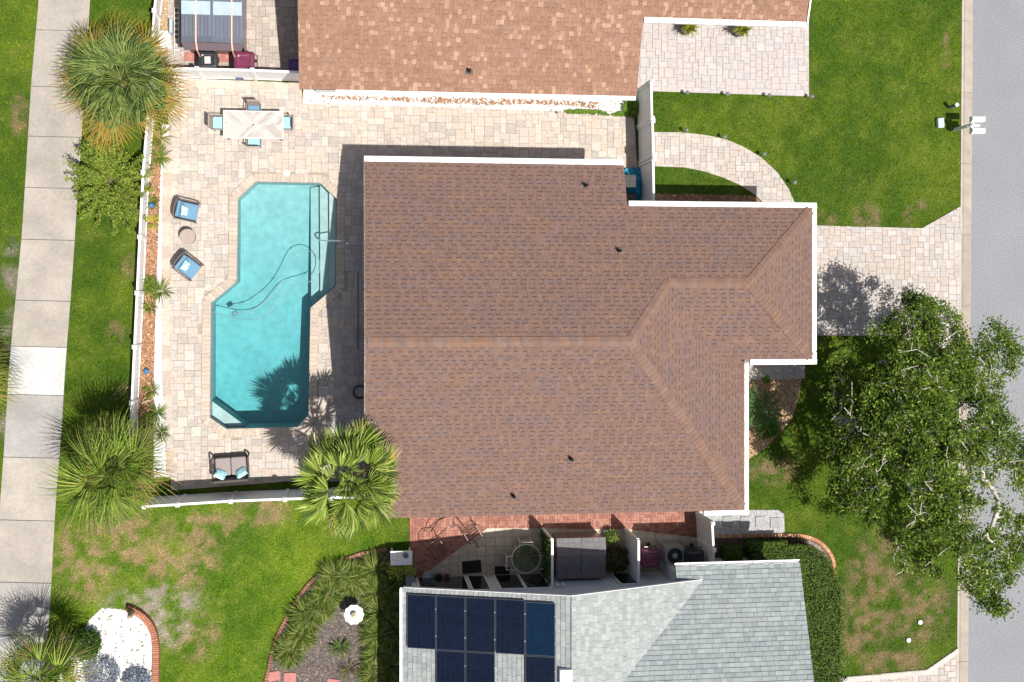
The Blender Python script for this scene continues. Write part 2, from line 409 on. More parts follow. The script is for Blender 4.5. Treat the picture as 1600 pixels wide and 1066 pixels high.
N = 520000
X = nr.uniform(LX0, 23.7, N); Y = nr.uniform(LY0 + 1, LY1 - 1, N)
ok = X < curb_x(Y) - .03
for p in HARD: ok &= ~inside_np(p, X, Y)
for x0, x1, y0, y1 in ((.9, 13.1, -6.9, 4.2), (9, 15.4, -1.6, 2.8), (2.2, 15.2, -17, -10.1), (-1.3, 9.3, 7.5, 14), (9, 15, 10, 14)): ok &= ~((X > x0) & (X < x1) & (Y > y0) & (Y < y1))
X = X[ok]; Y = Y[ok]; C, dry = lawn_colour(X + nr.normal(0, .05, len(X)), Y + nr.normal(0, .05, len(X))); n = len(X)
ang = nr.uniform(0, 2 * np.pi, n); L = nr.uniform(.04, .10, n) * (1 - .35 * np.clip(dry, 0, 1)); wd = nr.uniform(.007, .013, n); hh = nr.uniform(.02, .05, n) * (1 - .5 * np.clip(dry, 0, 1))
V = np.zeros((n, 3, 3)); V[:, 0, 0] = X - np.sin(ang) * wd; V[:, 0, 1] = Y + np.cos(ang) * wd; V[:, 1, 0] = X + np.sin(ang) * wd; V[:, 1, 1] = Y - np.cos(ang) * wd
V[:, 2, 0] = X + np.cos(ang) * L; V[:, 2, 1] = Y + np.sin(ang) * L; V[:, 2, 2] = hh; V[:, :2, 2] = .004
C = C * (nr.uniform(.4, 1.05, n) + nr.random(n) ** 3 * 1.5)[:, None]
o = np_mesh('lawn_grass', V, None, C, 'grass'); o['kind'] = 'stuff'; o['label'] = 'short green lawn grass with dry straw patches'; o['category'] = 'grass'

b = MB(); b.poly([(curb_x(-200, True), -200, -.045), (curb_x(-200, True) + 8.5, -200, -.045), (curb_x(200, True) + 8.5, 200, -.045), (curb_x(200, True), 200, -.045)][:4])
b.poly([(curb_x(-200, True) - 1.2, -200, -.07), (curb_x(-200, True) + .3, -200, -.07), (curb_x(200, True) + .3, 200, -.07), (curb_x(200, True) - 1.2, 200, -.07)])
structure(b.build('road', 'asphalt'))
kb = MB(); kb.poly([(curb_x(-60) + .01, -60, -.055), (curb_x(-60, True), -60, -.055), (curb_x(60, True), 60, -.055), (curb_x(60) + .01, 60, -.055)], (.3, .28, .25))
kerb = structure(kb.build('kerb', 'curb'))
y = -20.0; cuts = []
while y < 18: cuts.append(y); y += 2.75
cuts = [yy + .55 for yy in cuts]
for y0, y1 in zip(cuts, cuts[1:]):
    b = MB(); y0 += .008; y1 -= .008; col = jit((.33, .285, .24), .08)
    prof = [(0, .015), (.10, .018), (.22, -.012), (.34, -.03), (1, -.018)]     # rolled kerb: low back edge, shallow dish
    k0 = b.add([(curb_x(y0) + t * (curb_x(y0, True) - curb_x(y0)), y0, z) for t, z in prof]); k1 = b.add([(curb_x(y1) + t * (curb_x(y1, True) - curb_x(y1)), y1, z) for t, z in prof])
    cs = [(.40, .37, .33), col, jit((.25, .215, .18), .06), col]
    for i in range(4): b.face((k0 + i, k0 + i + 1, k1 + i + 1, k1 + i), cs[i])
    for k, rv in ((k0, False), (k1, True)):
        e = b.add([(*b.v[k][:2], -.05), (*b.v[k + 4][:2], -.05)]); f = [e, k, k + 1, k + 2, k + 3, k + 4, e + 1]; b.face(f[::-1] if rv else f, col)
    b.build('kerb_segment', 'curb', kerb)

# ------------------------------------------------------------------ sidewalk of concrete slabs
def edge_at(line, v):
    for (u0, v0), (u1, v1) in zip(line, line[1:]):
        if v0 <= v <= v1: return u0 + (u1 - u0) * (v - v0) / (v1 - v0)
    return line[-1][0]
b = MB(); b.prism(SIDEWALK, -.05, .008, (.10, .09, .08)); sw = structure(b.build('sidewalk', 'soil'))
JV = [-80, -28, 48, 136, 214, 294, 375, 470, 542, 617, 715, 813, 910, 993, 1078, 1160]
for q, (v0, v1) in enumerate(zip(JV, JV[1:])):
    a, c = v0 + .5, v1 - .5
    pts = W2([(edge_at(WALK_L, a), a - 1), (edge_at(WALK_R, a), a + 1), (edge_at(WALK_R, (a + c) / 2), (a + c) / 2), (edge_at(WALK_R, c), c + 1), (edge_at(WALK_L, c), c - 1), (edge_at(WALK_L, (a + c) / 2), (a + c) / 2)])
    base = {542: (.44, .445, .43), 617: (.30, .29, .275), 910: (.31, .295, .275), 993: (.33, .335, .33)}.get(v0, (.335, .303, .265))
    b = MB(); b.prism(pts, 0, .035 + U(-.004, .004), jit(base, .05)); b.build('slab', 'concrete', sw)

# ------------------------------------------------------------------ pavers
def tri_fill(name, outer, holes, z, material, col):
    bm = bmesh.new()
    for lp in [outer] + holes:
        vs = [bm.verts.new((x, y, z)) for x, y in lp]
        for i in range(len(vs)): bm.edges.new((vs[i - 1], vs[i]))
    bmesh.ops.triangle_fill(bm, edges=bm.edges[:], use_beauty=True)
    for f in bm.faces:
        if f.normal.z < 0: f.normal_flip()
    me = bpy.data.meshes.new(name); bm.to_mesh(me); bm.free()
    ca = me.attributes.new('col', 'FLOAT_COLOR', 'FACE'); ca.data.foreach_set('color', np.tile(np.array((*col, 1), np.float32), len(me.polygons)))
    me.materials.append(M[material]); o = bpy.data.objects.new(name, me); COL.objects.link(o); ORG[o.name] = Vector()
    return o
PIECES = {}
def piece_mesh(name, w, h, t, col, material):
    k = (name, round(w, 3), round(h, 3), round(t, 3), col, material)
    if k not in PIECES:
        m = MB(); e = .008
        k0 = m.add([(sx * w / 2, sy * h / 2, z) for z in (-t, -e) for sx, sy in ((-1, -1), (1, -1), (1, 1), (-1, 1))] + [(sx * (w / 2 - e), sy * (h / 2 - e), 0) for sx, sy in ((-1, -1), (1, -1), (1, 1), (-1, 1))])
        for r in (0, 4):
            for i in range(4): j = (i + 1) % 4; m.face((k0 + r + i, k0 + r + j, k0 + r + 4 + j, k0 + r + 4 + i), col)
        m.face((k0 + 8, k0 + 9, k0 + 10, k0 + 11), col)
        o = m.build(name, material); me = o.data; bpy.data.objects.remove(o); PIECES[k] = me
    return PIECES[k]
def put_piece(name, me, loc, rz, parent):
    o = bpy.data.objects.new(name, me); COL.objects.link(o); o.parent = parent
    o.location = Vector(loc) - ORG.get(parent.name, Vector()); o.rotation_euler = (0, 0, rz); return o
def pavers(root, poly, z, unit, palette, sizes, avoid=None, n_ind=300, name='paver', material='paver', gap=.007, seed=1, border=None, t=.03):
    rg = random.Random(seed)
    x0 = min(p[0] for p in poly); x1 = max(p[0] for p in poly); y0 = min(p[1] for p in poly); y1 = max(p[1] for p in poly)
    nx, ny = int((x1 - x0) / unit) + 2, int((y1 - y0) / unit) + 2
    occ = np.zeros((nx + 8, ny + 8), bool); occ[nx:, :] = True; occ[:, ny:] = True
    full, cut = [], []
    inner = offset_poly(poly, -border) if border else poly
    for j in range(ny):
        for i in range(nx):
            if occ[i, j]: continue
            opts = [s for s in sizes if not occ[i:i + s[0], j:j + s[1]].any()] or [(1, 1)]
            w, h = rg.choice(opts); occ[i:i + w, j:j + h] = True
            a, c = x0 + i * unit + gap / 2, y0 + j * unit + gap / 2; ww, hh = w * unit - gap, h * unit - gap
            if avoid and inside(avoid, a + ww / 2, c + hh / 2): continue
            ins = [inside(inner, px, py) for px in (a, a + ww) for py in (c, c + hh)]
            mid = inside(inner, a + ww / 2, c + hh / 2)
            ci = rg.randrange(len(palette))
            if all(ins) and mid: full.append((ww * hh + rg.random() * 1e-4, a, c, ww, hh, ci))
            elif any(ins) or mid:
                q = clip_rect(inner, a, a + ww, c, c + hh)
                if len(q) > 2 and abs(area2(q)) > .004: cut.append((q, ci))
    full.sort(reverse=True)
    for _, a, c, ww, hh, ci in full[:n_ind]:
        put_piece(name, piece_mesh(name, ww, hh, t, palette[ci], material), (a + ww / 2, c + hh / 2, z + rg.uniform(-.002, .002)), 0, root)
    m = MB()
    for _, a, c, ww, hh, ci in full[n_ind:]: m.prism([(a, c), (a + ww, c), (a + ww, c + hh), (a, c + hh)], z - t, z + rg.uniform(-.002, .002), palette[ci])
    for q, ci in cut: m.prism(q, z - t, z + rg.uniform(-.002, .002), palette[ci])
    if m.f:
        o = m.build(name + '_field', material, root); o['kind'] = 'stuff'
def run_pieces(root, path, width, length, z, palette, name, material, closed=False, t=.05, side=0.0, gap=.006, limit=400, tall=None):
    """pieces laid one after the other along a path, long side across it"""
    P = [Vector((p[0], p[1])) for p in path]
    if closed: P.append(P[0])
    for a, c in zip(P, P[1:]):
        d = c - a; L = d.length
        if L < length * .4: continue
        n = max(1, round(L / length)); e = d / n; ang = math.atan2(d.y, d.x); nrm = Vector((d.y, -d.x)).normalized()
        for i in range(n):
            p = a + e * (i + .5) + nrm * side
            put_piece(name, piece_mesh(name, round(L / n - gap, 2), width, t, rnd.choice(palette), material), (p.x, p.y, z + U(-.003, .003)), ang, root)

PAL_P = [(.56, .46, .37), (.50, .41, .33), (.60, .51, .42), (.47, .42, .36), (.56, .44, .345), (.43, .37, .315), (.63, .55, .46), (.52, .47, .42), (.58, .475, .365), (.385, .335, .29), (.53, .45, .375)]
PAL_D = [(.57, .49, .42), (.53, .45, .385), (.61, .54, .475), (.51, .465, .43), (.56, .47, .385), (.63, .57, .51), (.47, .43, .39), (.55, .51, .475)]
PAL_N = [(.60, .53, .485), (.57, .495, .45), (.63, .565, .52), (.56, .51, .48), (.61, .525, .46)]
PAL_P = [tuple(q * .76 for q in c) for c in PAL_P]; PAL_D = [tuple(q * k for q, k in zip(c, (.73, .74, .76))) for c in PAL_D]; PAL_N = [tuple(q * k for q, k in zip(c, (.70, .72, .76))) for c in PAL_N]
def soften(P, f, g):
    m_ = [sum(c[i] for c in P) / len(P) for i in range(3)]; return [tuple((m_[i] + (c[i] - m_[i]) * f) * g for i in range(3)) for c in P]
PAL_P = [(c[0] * .985, c[1] * 1.02, c[2] * 1.08) for c in soften(PAL_P, .6, 1.13)]; PAL_D = soften(PAL_D, .7, 1.03); PAL_N = soften(PAL_N, .75, 1.02)
SZ = [(3, 2), (2, 3), (2, 2), (3, 3), (2, 2), (3, 2)]
patio = structure(tri_fill('patio', PATIO, [offset_poly(POOL, .12)], .022, 'sand', (.4, .35, .3)))
pavers(patio, PATIO, .045, .118, PAL_P, SZ, avoid=offset_poly(COPING, -.02), seed=3)
drive = structure(tri_fill('driveway', DRIVE, [], .022, 'sand', (.4, .35, .3))); pavers(drive, DRIVE, .045, .112, PAL_D, SZ, seed=5)
swk = structure(tri_fill('entry_path', SIDE_WALKWAY, [], .018, 'sand', (.4, .35, .3))); pavers(swk, SIDE_WALKWAY, .040, .12, PAL_D, SZ, seed=6)
cw = structure(tri_fill('garden_path', CURVE_WALK, [], .018, 'sand', (.4, .35, .3))); pavers(cw, CURVE_WALK, .041, .115, PAL_D, SZ, seed=8)
nd = structure(tri_fill('neighbour_driveway', N_DRIVE, [], .022, 'sand', (.45, .4, .36))); pavers(nd, N_DRIVE, .045, .118, PAL_N, SZ, seed=9)
npa = structure(tri_fill('neighbour_patio', N_PATIO, [], .022, 'sand', (.42, .37, .33))); pavers(npa, N_PATIO, .045, .118, [jit(c, .04) for c in ((.40, .34, .30), (.36, .31, .27), (.43, .375, .33))], SZ, seed=10)
sd = structure(tri_fill('lower_driveway', S_DRIVE, [], .022, 'sand', (.45, .4, .36))); pavers(sd, S_DRIVE, .045, .118, PAL_D, SZ, seed=12)
b = MB(); b.prism(W2([(1292, 1061), (1447, 1047), (1497, 1012), (1497, 1020), (1450, 1054), (1292, 1069)]), .02, .055, (.44, .42, .38)); b.build('border_course', 'concrete', sd)
# border course along the west edge and beside the north gravel
WB = W2([(262, 215), (261, 290), (259, 480), (261, 600), (267, 740)]); run_pieces(patio, WB, .30, .42, .049, [(.45, .35, .27), (.44, .39, .34), (.41, .34, .28), (.47, .41, .35)], 'border_paver', 'paver')
NB = W2([(282, 131), (330, 132), (470, 137)]); run_pieces(patio, NB, .26, .46, .049, [(.46, .37, .29), (.42, .35, .29), (.48, .42, .35)], 'border_paver', 'paver')

# red brick and tile yard of the grey house
bp = structure(tri_fill('brick_patio', BRICKS, [], .018, 'sand', (.3, .2, .16)))
RED = [(.33, .145, .105), (.29, .125, .092), (.37, .172, .125), (.26, .11, .085), (.36, .18, .14)]
pavers(bp, BRICKS, .04, .103, RED, [(2, 1), (1, 2)], n_ind=0, name='brick', material='brick', seed=20)
tp = structure(tri_fill('tile_patio', TILES, [], .018, 'sand', (.3, .27, .22)))
pavers(tp, TILES, .038, .335, [(.50, .43, .33), (.47, .40, .31), (.53, .46, .36)], [(1, 1)], name='tile', material='tile', seed=21, gap=.014)

# ------------------------------------------------------------------ beds: soil sheets, stones, chips
def bed(name, poly, col, z=.012, material='soil'):
    return structure(tri_fill(name, poly, [], z, material, col))
def scatter_in(poly, n):
    a = np.array(poly); X = nr.uniform(a[:, 0].min(), a[:, 0].max(), n); Y = nr.uniform(a[:, 1].min(), a[:, 1].max(), n)
    k = inside_np(poly, X, Y); return X[k], Y[k]
def stones(root, poly, n, size, pal, z=.012, name='gravel'):
    X, Y = scatter_in(poly, n); k = len(X)
    base = np.array([[1, 0, 0], [-.5, .87, 0], [-.5, -.87, 0], [0, 0, .8]]); tr = [(0, 1, 3), (1, 2, 3), (2, 0, 3)]
    an = nr.uniform(0, 6.28, k); s = nr.uniform(.6, 1.3, k) * size; V = np.zeros((k, 3, 3, 3))
    bx = nr.uniform(.7, 1.3, (k, 4, 3)) * base[None]
    rx = bx[..., 0] * np.cos(an)[:, None] - bx[..., 1] * np.sin(an)[:, None]; ry = bx[..., 0] * np.sin(an)[:, None] + bx[..., 1] * np.cos(an)[:, None]
    PT = np.stack([X[:, None] + rx * s[:, None], Y[:, None] + ry * s[:, None], z + bx[..., 2] * s[:, None]], -1)
    for q, t in enumerate(tr): V[:, q] = PT[:, t]
    C = np.array(pal)[nr.integers(0, len(pal), k)] * nr.uniform(.8, 1.15, k)[:, None]
    o = np_mesh(name, V.reshape(-1, 3, 3), None, np.repeat(C, 3, 0), 'gravel', root); o['kind'] = 'stuff'; return o
def chips(root, poly, n, size, pal, z=.014, name='bark_chips'):
    X, Y = scatter_in(poly, n); k = len(X); an = nr.uniform(0, 6.28, k); l = nr.uniform(.5, 1.3, k) * size; w = l * nr.uniform(.25, .5, k)
    d = np.stack([np.cos(an), np.sin(an)], -1); p = np.stack([-d[:, 1], d[:, 0]], -1); c = np.stack([X, Y], -1)
    q = [c - d * l[:, None] - p * w[:, None], c + d * l[:, None] - p * w[:, None], c + d * l[:, None] + p * w[:, None], c - d * l[:, None] + p * w[:, None]]
    zz = z + nr.uniform(0, .03, (k, 4)); Q = np.concatenate([np.stack(q, 1), zz[..., None]], -1)
    V = np.stack([Q[:, [0, 1, 2]], Q[:, [0, 2, 3]]], 1).reshape(-1, 3, 3)
    C = np.array(pal)[nr.integers(0, len(pal), k)] * nr.uniform(.65, 1.3, k)[:, None]
    o = np_mesh(name, V, None, np.repeat(C, 2, 0), 'mulch', root); o['kind'] = 'stuff'; return o
WHITE = [(.78, .78, .77), (.72, .71, .69), (.8, .8, .8), (.66, .65, .63)]
CHIP = [(.34, .17, .09), (.27, .12, .065), (.42, .25, .14), (.20, .10, .06), (.46, .32, .2)]
r = bed('white_gravel_strip', GRAVEL_N, (.66, .65, .63)); stones(r, GRAVEL_N, 9000, .022, WHITE)
north_leaf = W2([(500, 150), (640, 153), (800, 155), (935, 160), (930, 170), (900, 166), (830, 163), (760, 165), (690, 162), (610, 158), (520, 156)])
chips(r, north_leaf, 1500, .035, CHIP, z=.03); chips(r, GRAVEL_N, 900, .022, [(.2, .15, .1), (.3, .2, .13)], z=.03, name='fallen_leaves')
r = bed('mulch_bed', MULCH_W, (.20, .11, .07)); chips(r, MULCH_W, 16000, .035, CHIP)
r = bed('white_gravel_bed', GRAVEL_W, (.68, .67, .66)); stones(r, GRAVEL_W, 9000, .024, WHITE)
r = bed('entry_mulch_bed', MULCH_E, (.34, .23, .13)); chips(r, MULCH_E, 9000, .035, [(.55, .40, .24), (.62, .48, .3), (.42, .28, .15), (.34, .2, .11), (.5, .34, .18)])
r = bed('wall_mulch_bed', MULCH_N, (.22, .14, .09)); chips(r, MULCH_N, 2500, .035, CHIP)
garden = bed('garden_bed', BED_S, (.11, .09, .08)); chips(garden, BED_S, 9000, .03, [(.15, .12, .1), (.22, .18, .16), (.3, .26, .23), (.1, .08, .07)])
gsw = bed('white_stone_bed', GRAVEL_SW, (.70, .71, .72)); stones(gsw, GRAVEL_SW, 9000, .03, [(.8, .8, .8), (.74, .75, .77), (.68, .68, .68), (.8, .8, .8)])
chips(gsw, GRAVEL_SW, 260, .04, [(.25, .2, .12), (.2, .24, .1), (.4, .28, .15)], z=.035, name='fallen_leaves')
gse = bed('grey_gravel_path', GRAVEL_SE, (.40, .40, .41)); stones(gse, GRAVEL_SE, 9000, .02, [(.5, .5, .51), (.6, .6, .6), (.38, .38, .4), (.66, .66, .66)])
hb = bed('hedge_bed', HEDGE_BED, (.12, .08, .06)); chips(hb, HEDGE_BED, 2500, .03, CHIP)
stones(hb, W2([(1262, 843), (1282, 854), (1295, 875), (1290, 880), (1262, 856)]), 1500, .025, [(.55, .5, .48), (.42, .36, .33)])
ns = bed('neighbour_mulch_strip', N_SOIL, (.38, .28, .18)); chips(ns, N_SOIL, 3000, .03, [(.45, .33, .2), (.33, .23, .14), (.52, .4, .27)])
EDGE = [(.42, .17, .10), (.36, .14, .085), (.46, .20, .12), (.39, .18, .12)]
def edging(name, pts, width, length, z, label, parent, pal=EDGE):
    path = smooth_path([(*p, 0) for p in W2(pts)], 10)
    P = [Vector(p[:2]) for p in path]; acc = [0]
    for a, c in zip(P, P[1:]): acc.append(acc[-1] + (c - a).length)
    n = int(acc[-1] / length)
    for q in range(n):
        s_ = (q + .5) * acc[-1] / n; i = max(k for k in range(len(acc)) if acc[k] <= s_); i = min(i, len(P) - 2)
        t = (s_ - acc[i]) / max(1e-6, acc[i + 1] - acc[i]); p = P[i].lerp(P[i + 1], t); d = P[i + 1] - P[i]
        put_piece('brick', piece_mesh('brick', round(length - .012, 3), width, z + .06, rnd.choice(pal), 'brick'), (p.x, p.y, z + U(-.006, .006)), math.atan2(d.y, d.x), parent)
EDGE_D = [(.27, .12, .08), (.22, .10, .07), (.31, .15, .10)]
e = tag(MB().tube([(*p, .012) for p in W2([(411, 1085), (428, 1010), (445, 970), (480, 915), (520, 884), (560, 866), (604, 858)])], .05, col=(.3, .26, .23)).build('brick_edging', 'rough'), 'curved red brick edging between lawn and liriope bed', 'edging')
edging('brick_edging', [(411, 1085), (428, 1010), (445, 970), (480, 915), (520, 884), (560, 866), (604, 858)], .12, .105, .09, '', e, EDGE_D)
ARC = [(200, 949), (214, 954), (230, 966), (241, 985), (245, 1010), (245, 1040), (244, 1085)]
e = tag(MB().tube([(*p, .06) for p in W2(ARC)], .055, col=(.3, .24, .2)).build('brick_edging', 'rough'), 'hook shaped low red brick wall beside white stone bed', 'edging')
edging('brick_edging', ARC, .22, .075, .26, '', e)
ARC = [(1095, 838), (1226, 836), (1258, 838), (1280, 847), (1296, 865), (1302, 885), (1305, 960), (1301, 1030), (1296, 1056)]
e = tag(MB().tube([(*p, .012) for p in W2(ARC)], .05, col=(.3, .24, .2)).build('brick_edging', 'rough'), 'thin brick edging curving round the clipped hedge', 'edging')
edging('brick_edging', ARC, .13, .085, .09, '', e, [(.55, .30, .16), (.5, .24, .13), (.6, .38, .22), (.45, .2, .12)])
for i, (u, v) in enumerate(((1137, 815), (1164, 816), (1188, 815), (1211, 817))):
    p = W(u, v, .04); o = MB().rbox((p.x, p.y, .035), (.38, .40, .05), U(-.05, .05), .02, (.30, .31, .31), n=2).build('stepping_stone', 'concrete', org=(p.x, p.y, 0))
    tag(o, ['square grey stepping stone next to white gate', 'square grey stepping stone, second from white gate', 'square grey stepping stone, third from white gate', 'square grey stepping stone at lawn end of gravel path'][i], 'stepping stone', 'stepping stones in the gravel path')

# ------------------------------------------------------------------ swimming pool
cx0 = W(430, 480)
pool = thing('swimming_pool', 'turquoise pool with angled corners and steps along one side', 'pool', (cx0.x, cx0.y, 0))
def depth(y):                       # shallow to the north, deep to the south
    t = min(1, max(0, (4.1 - y) / 7.2)); return -.85 - .65 * t
WZ = -.10
pp = POOL if area2(POOL) > 0 else POOL[::-1]
n = len(pp); b = MB()
pin = []                            # resample the rim so the floor can slope
for i in range(n):
    a, c = Vector(pp[i]), Vector(pp[(i + 1) % n]); k = max(1, int((c - a).length / .6))
    pin += [tuple(a.lerp(c, j / k)) for j in range(k)]
n = len(pin); k = b.add([(x, y, .02) for x, y in pin] + [(x, y, depth(y)) for x, y in pin])
for i in range(n):
    j = (i + 1) % n; b.face((k + j, k + i, k + n + i, k + n + j))
me_floor = [k + n + i for i in range(n)]
b.build('shell', 'plaster', pool)
fb = MB(); fx = np.linspace(-5.4, .1, 12); fy = np.linspace(-5.0, 4.6, 20)      # sloping floor sheet, a little wider than the walls
for i in range(11):
    for j in range(19): fb.poly([(fx[i], fy[j], depth(fy[j])), (fx[i + 1], fy[j], depth(fy[j])), (fx[i + 1], fy[j + 1], depth(fy[j + 1])), (fx[i], fy[j + 1], depth(fy[j + 1]))])
fb.build('floor', 'plaster', pool, True)
b = MB(); b.prism(offset_poly(POOL, .06), -2.4, WZ, bottom=True)                 # body of water, its sides inside the walls
b.build('water', 'water', pool)
o = tri_fill('coping_bed', offset_poly(POOL, .31), [offset_poly(POOL, .004)], .052, 'sand', (.4, .35, .3)); o.parent = pool; o.location = -ORG[pool.name]
# steps down along the east side, seat in the south-west corner
for (u, zt) in ((514, -.30), (499, -.50), (484, -.70)):
    pts = W2([(u, 290 if u < 505 else 299), (500, 288), (525, 312), (524, 446), (u + 1, 446 + (524 - u) * .84)])
    pts = [p for i, p in enumerate(pts) if i != 1 or u < 500]
    b = MB(); b.prism(pts, -1.6, zt); b.build('step', 'plaster', pool)
b = MB(); b.prism(W2([(329, 629), (382, 668), (355, 669), (329, 651)]), -2.0, -.42); b.build('corner_seat', 'plaster', pool)
run_pieces(pool, offset_poly(POOL, .15), .30, .155, .062, [(.46, .385, .32), (.43, .36, .295), (.48, .41, .345), (.45, .375, .31), (.41, .345, .29)], 'coping_brick', 'paver', closed=True, t=.09)
p = W(448, 271, .05); tag(MB().lathe((p.x, p.y, .045), [(.115, 0), (.115, .012), (.1, .018), (.02, .018)], 20, (.82, .82, .8)).build('skimmer_lid', 'attr', org=(p.x, p.y, .04)), 'round white skimmer lid in paving above pool', 'lid')
# handrail
rail = thing('pool_handrail', 'chrome handrail reaching from deck into pool steps', 'handrail', W(546, 379, .04))
A, B_ = W(543, 379, .04), W(500, 376, -.6)
path = smooth_path([(A.x, A.y, .05), (A.x, A.y, .55), (A.x - .12, A.y, .78), (A.x - .4, A.y + .01, .82), (A.x - .85, A.y + .04, .42), (B_.x, B_.y, -.1), (B_.x, B_.y, -.6)], 6)
MB().tube(path, .024, 8, (.75, .77, .8)).build('rail', 'metal', rail, True)
A2 = A + Vector((0, .0, 0)); MB().lathe(A2 - Vector((0, 0, .0)), [(.07, .006), (.07, .02), (.03, .03)], 14, (.6, .62, .65)).build('base_plate', 'metal', rail)
# floating cleaner hose
HOSE = [(332, 487), (345, 492), (362, 496), (385, 500), (405, 497), (420, 487), (432, 472), (445, 456), (460, 447), (478, 442), (492, 436), (499, 424), (499, 408), (492, 397), (480, 392), (466, 396), (456, 408), (447, 428), (436, 448), (420, 466), (402, 480), (384, 488), (367, 490)]
hp = smooth_path([W(u, v, WZ + .012) for u, v in HOSE], 5)
hose = thing('cleaner_hose', 'pale looped cleaner hose floating on the pool water', 'hose', hp[0])
MB().tube(hp, .014, 6, (.16, .32, .34)).build('tube', 'gloss', hose, True)
for i in range(6, len(hp), 14): MB().rbox(hp[i], (.06, .05, .05), U(0, 3), .015, (.22, .40, .42), n=2).build('float', 'gloss', hose)
c = hp[-1] - Vector((0, 0, .03)); cl = tag(MB().rbox(c, (.22, .18, .12), .5, .05, (.10, .22, .24)).build('pool_cleaner', 'gloss', org=c), 'small white pool cleaner at the hose end', 'pool cleaner')

# ------------------------------------------------------------------ roofs of shingles
def plane_shingles(m, poly3, eave_dir, up, ex, wmin, wmax, pal, thick=.012, dash=None, dash_p=.5, seed=0, lift=.004, run=1, hi=None, teeth=False):
    rg = random.Random(seed); o = Vector(poly3[0]); e = Vector(eave_dir).normalized(); s = Vector(up).normalized(); nrm = e.cross(s).normalized()
    if nrm.z < 0: nrm = -nrm
    P2 = [((Vector(p) - o).dot(e), (Vector(p) - o).dot(s)) for p in poly3]
    a0 = min(p[0] for p in P2); a1 = max(p[0] for p in P2); b0 = min(p[1] for p in P2); b1 = max(p[1] for p in P2)
    j = 0
    while b0 + j * ex < b1:
        y0 = b0 + j * ex; y1 = min(y0 + ex, b1); x = a0 - rg.random() * wmax; left = 0; q_ = 0; base = pal[0]
        while x < a1:
            w = rg.uniform(wmin, wmax); q_ += 1
            if left <= 0: base = rg.choice(pal); left = rg.randint(1, run)
            left -= 1; k = rg.uniform(.94, 1.06); col = tuple(q * k for q in base)
            if hi and rg.random() < hi[1]: col = tuple(q * k for q in rg.choice(hi[0]))
            th = thick * rg.choice((.55, 1.0, 1.35))
            x0, x1 = x + .003, x + w - .003; x += w
            if x1 < a0 or x0 > a1: continue
            strips = [(y0, y1, col)]
            if dash and ((q_ % 2 == 0 and rg.random() < dash_p) if teeth else rg.random() < dash_p): strips = [(y0, y1 - dash[0], col), (y1 - dash[0], y1, tuple(q * dash[1] for q in col))]
            for q0, q1, cc in strips:
                ins = all(inside(P2, px, py) for px in (x0, x1) for py in (q0 + 1e-4, q1 - 1e-4))
                q = [(x0, q0), (x1, q0), (x1, q1), (x0, q1)] if ins else clip_rect(P2, x0, x1, q0, q1)
                if len(q) < 3 or abs(area2(q)) < 1e-4: continue
                if area2(q) < 0: q = q[::-1]
                top = [o + e * a + s * c + nrm * (lift + th * (1 - .8 * (c - y0) / ex)) for a, c in q]
                if (top[1] - top[0]).cross(top[2] - top[0]).dot(nrm) < 0: top = top[::-1]; q = q[::-1]
                kk = m.add(top); m.face(range(kk, kk + len(top)), cc)
                if q0 == y0:      # butt edge
                    low = [i for i in range(len(q)) if abs(q[i][1] - y0) < 1e-6]
                    if len(low) >= 2:
                        p0, p1 = top[low[0]], top[low[-1]]
                        m.poly([p0, p1, p1 - nrm * th, p0 - nrm * th], tuple(v * .8 for v in cc))
        j += 1
def slab_roof(name, polys, parent, thick=.09, material='deck'):
    m = MB(); m.col = (.2, .17, .15)
    for p in polys:
        P = [Vector(q) for q in p]; nrm = (P[1] - P[0]).cross(P[2] - P[0]).normalized()
        if nrm.z < 0: P = P[::-1]; nrm = -nrm
        k = m.add(P + [q - Vector((0, 0, thick)) for q in P]); nn = len(P)
        m.face(range(k, k + nn)); m.face([k + nn + i for i in reversed(range(nn))])
        for i in range(nn): j = (i + 1) % nn; m.face((k + j, k + i, k + nn + i, k + nn + j))
    return m.build(name, material, parent)
def caps(root, a, c, width, length, pal, drop, name='ridge_cap', nz=(0, 0, 1)):
    """overlapping folded cap shingles along a ridge or hip from a to c"""
    a, c = Vector(a), Vector(c); d = (c - a); L = d.length; d.normalize(); side = d.cross(Vector(nz)).normalized(); up = side.cross(d)
    n = max(2, int(L / length)); st = L / n
    for col in pal:
        key = ('cap', col, round(drop, 3), round(width, 2), round(st, 3))
        if key not in PIECES:
            m = MB(); w = width / 2; l = st * 1.25; t = .012
            k = m.add([(-l / 2, -w, -drop), (l / 2, -w, -drop + t), (l / 2, 0, t), (-l / 2, 0, 0), (l / 2, w, -drop + t), (-l / 2, w, -drop), (l / 2, -w, -drop - .01), (l / 2, 0, -.012), (l / 2, w, -drop - .01)])
            m.face((k, k + 1, k + 2, k + 3), col); m.face((k + 3, k + 2, k + 4, k + 5), col)
            dk = tuple(q * .4 for q in col); m.face((k + 1, k + 6, k + 7, k + 2), dk); m.face((k + 2, k + 7, k + 8, k + 4), dk)
            o = m.build(name, 'shingle'); PIECES[key] = o.data; bpy.data.objects.remove(o)
    R = Matrix((d, -side, up)).transposed().to_4x4()
    for i in range(n):
        col = rnd.choice(pal); me = PIECES[('cap', col, round(drop, 3), round(width, 2), round(st, 3))]
        o = bpy.data.objects.new(name, me); COL.objects.link(o); o.parent = root
        o.matrix_local = Matrix.Translation(a + d * (st * (i + .5)) + up * .028 - ORG.get(root.name, Vector())) @ R
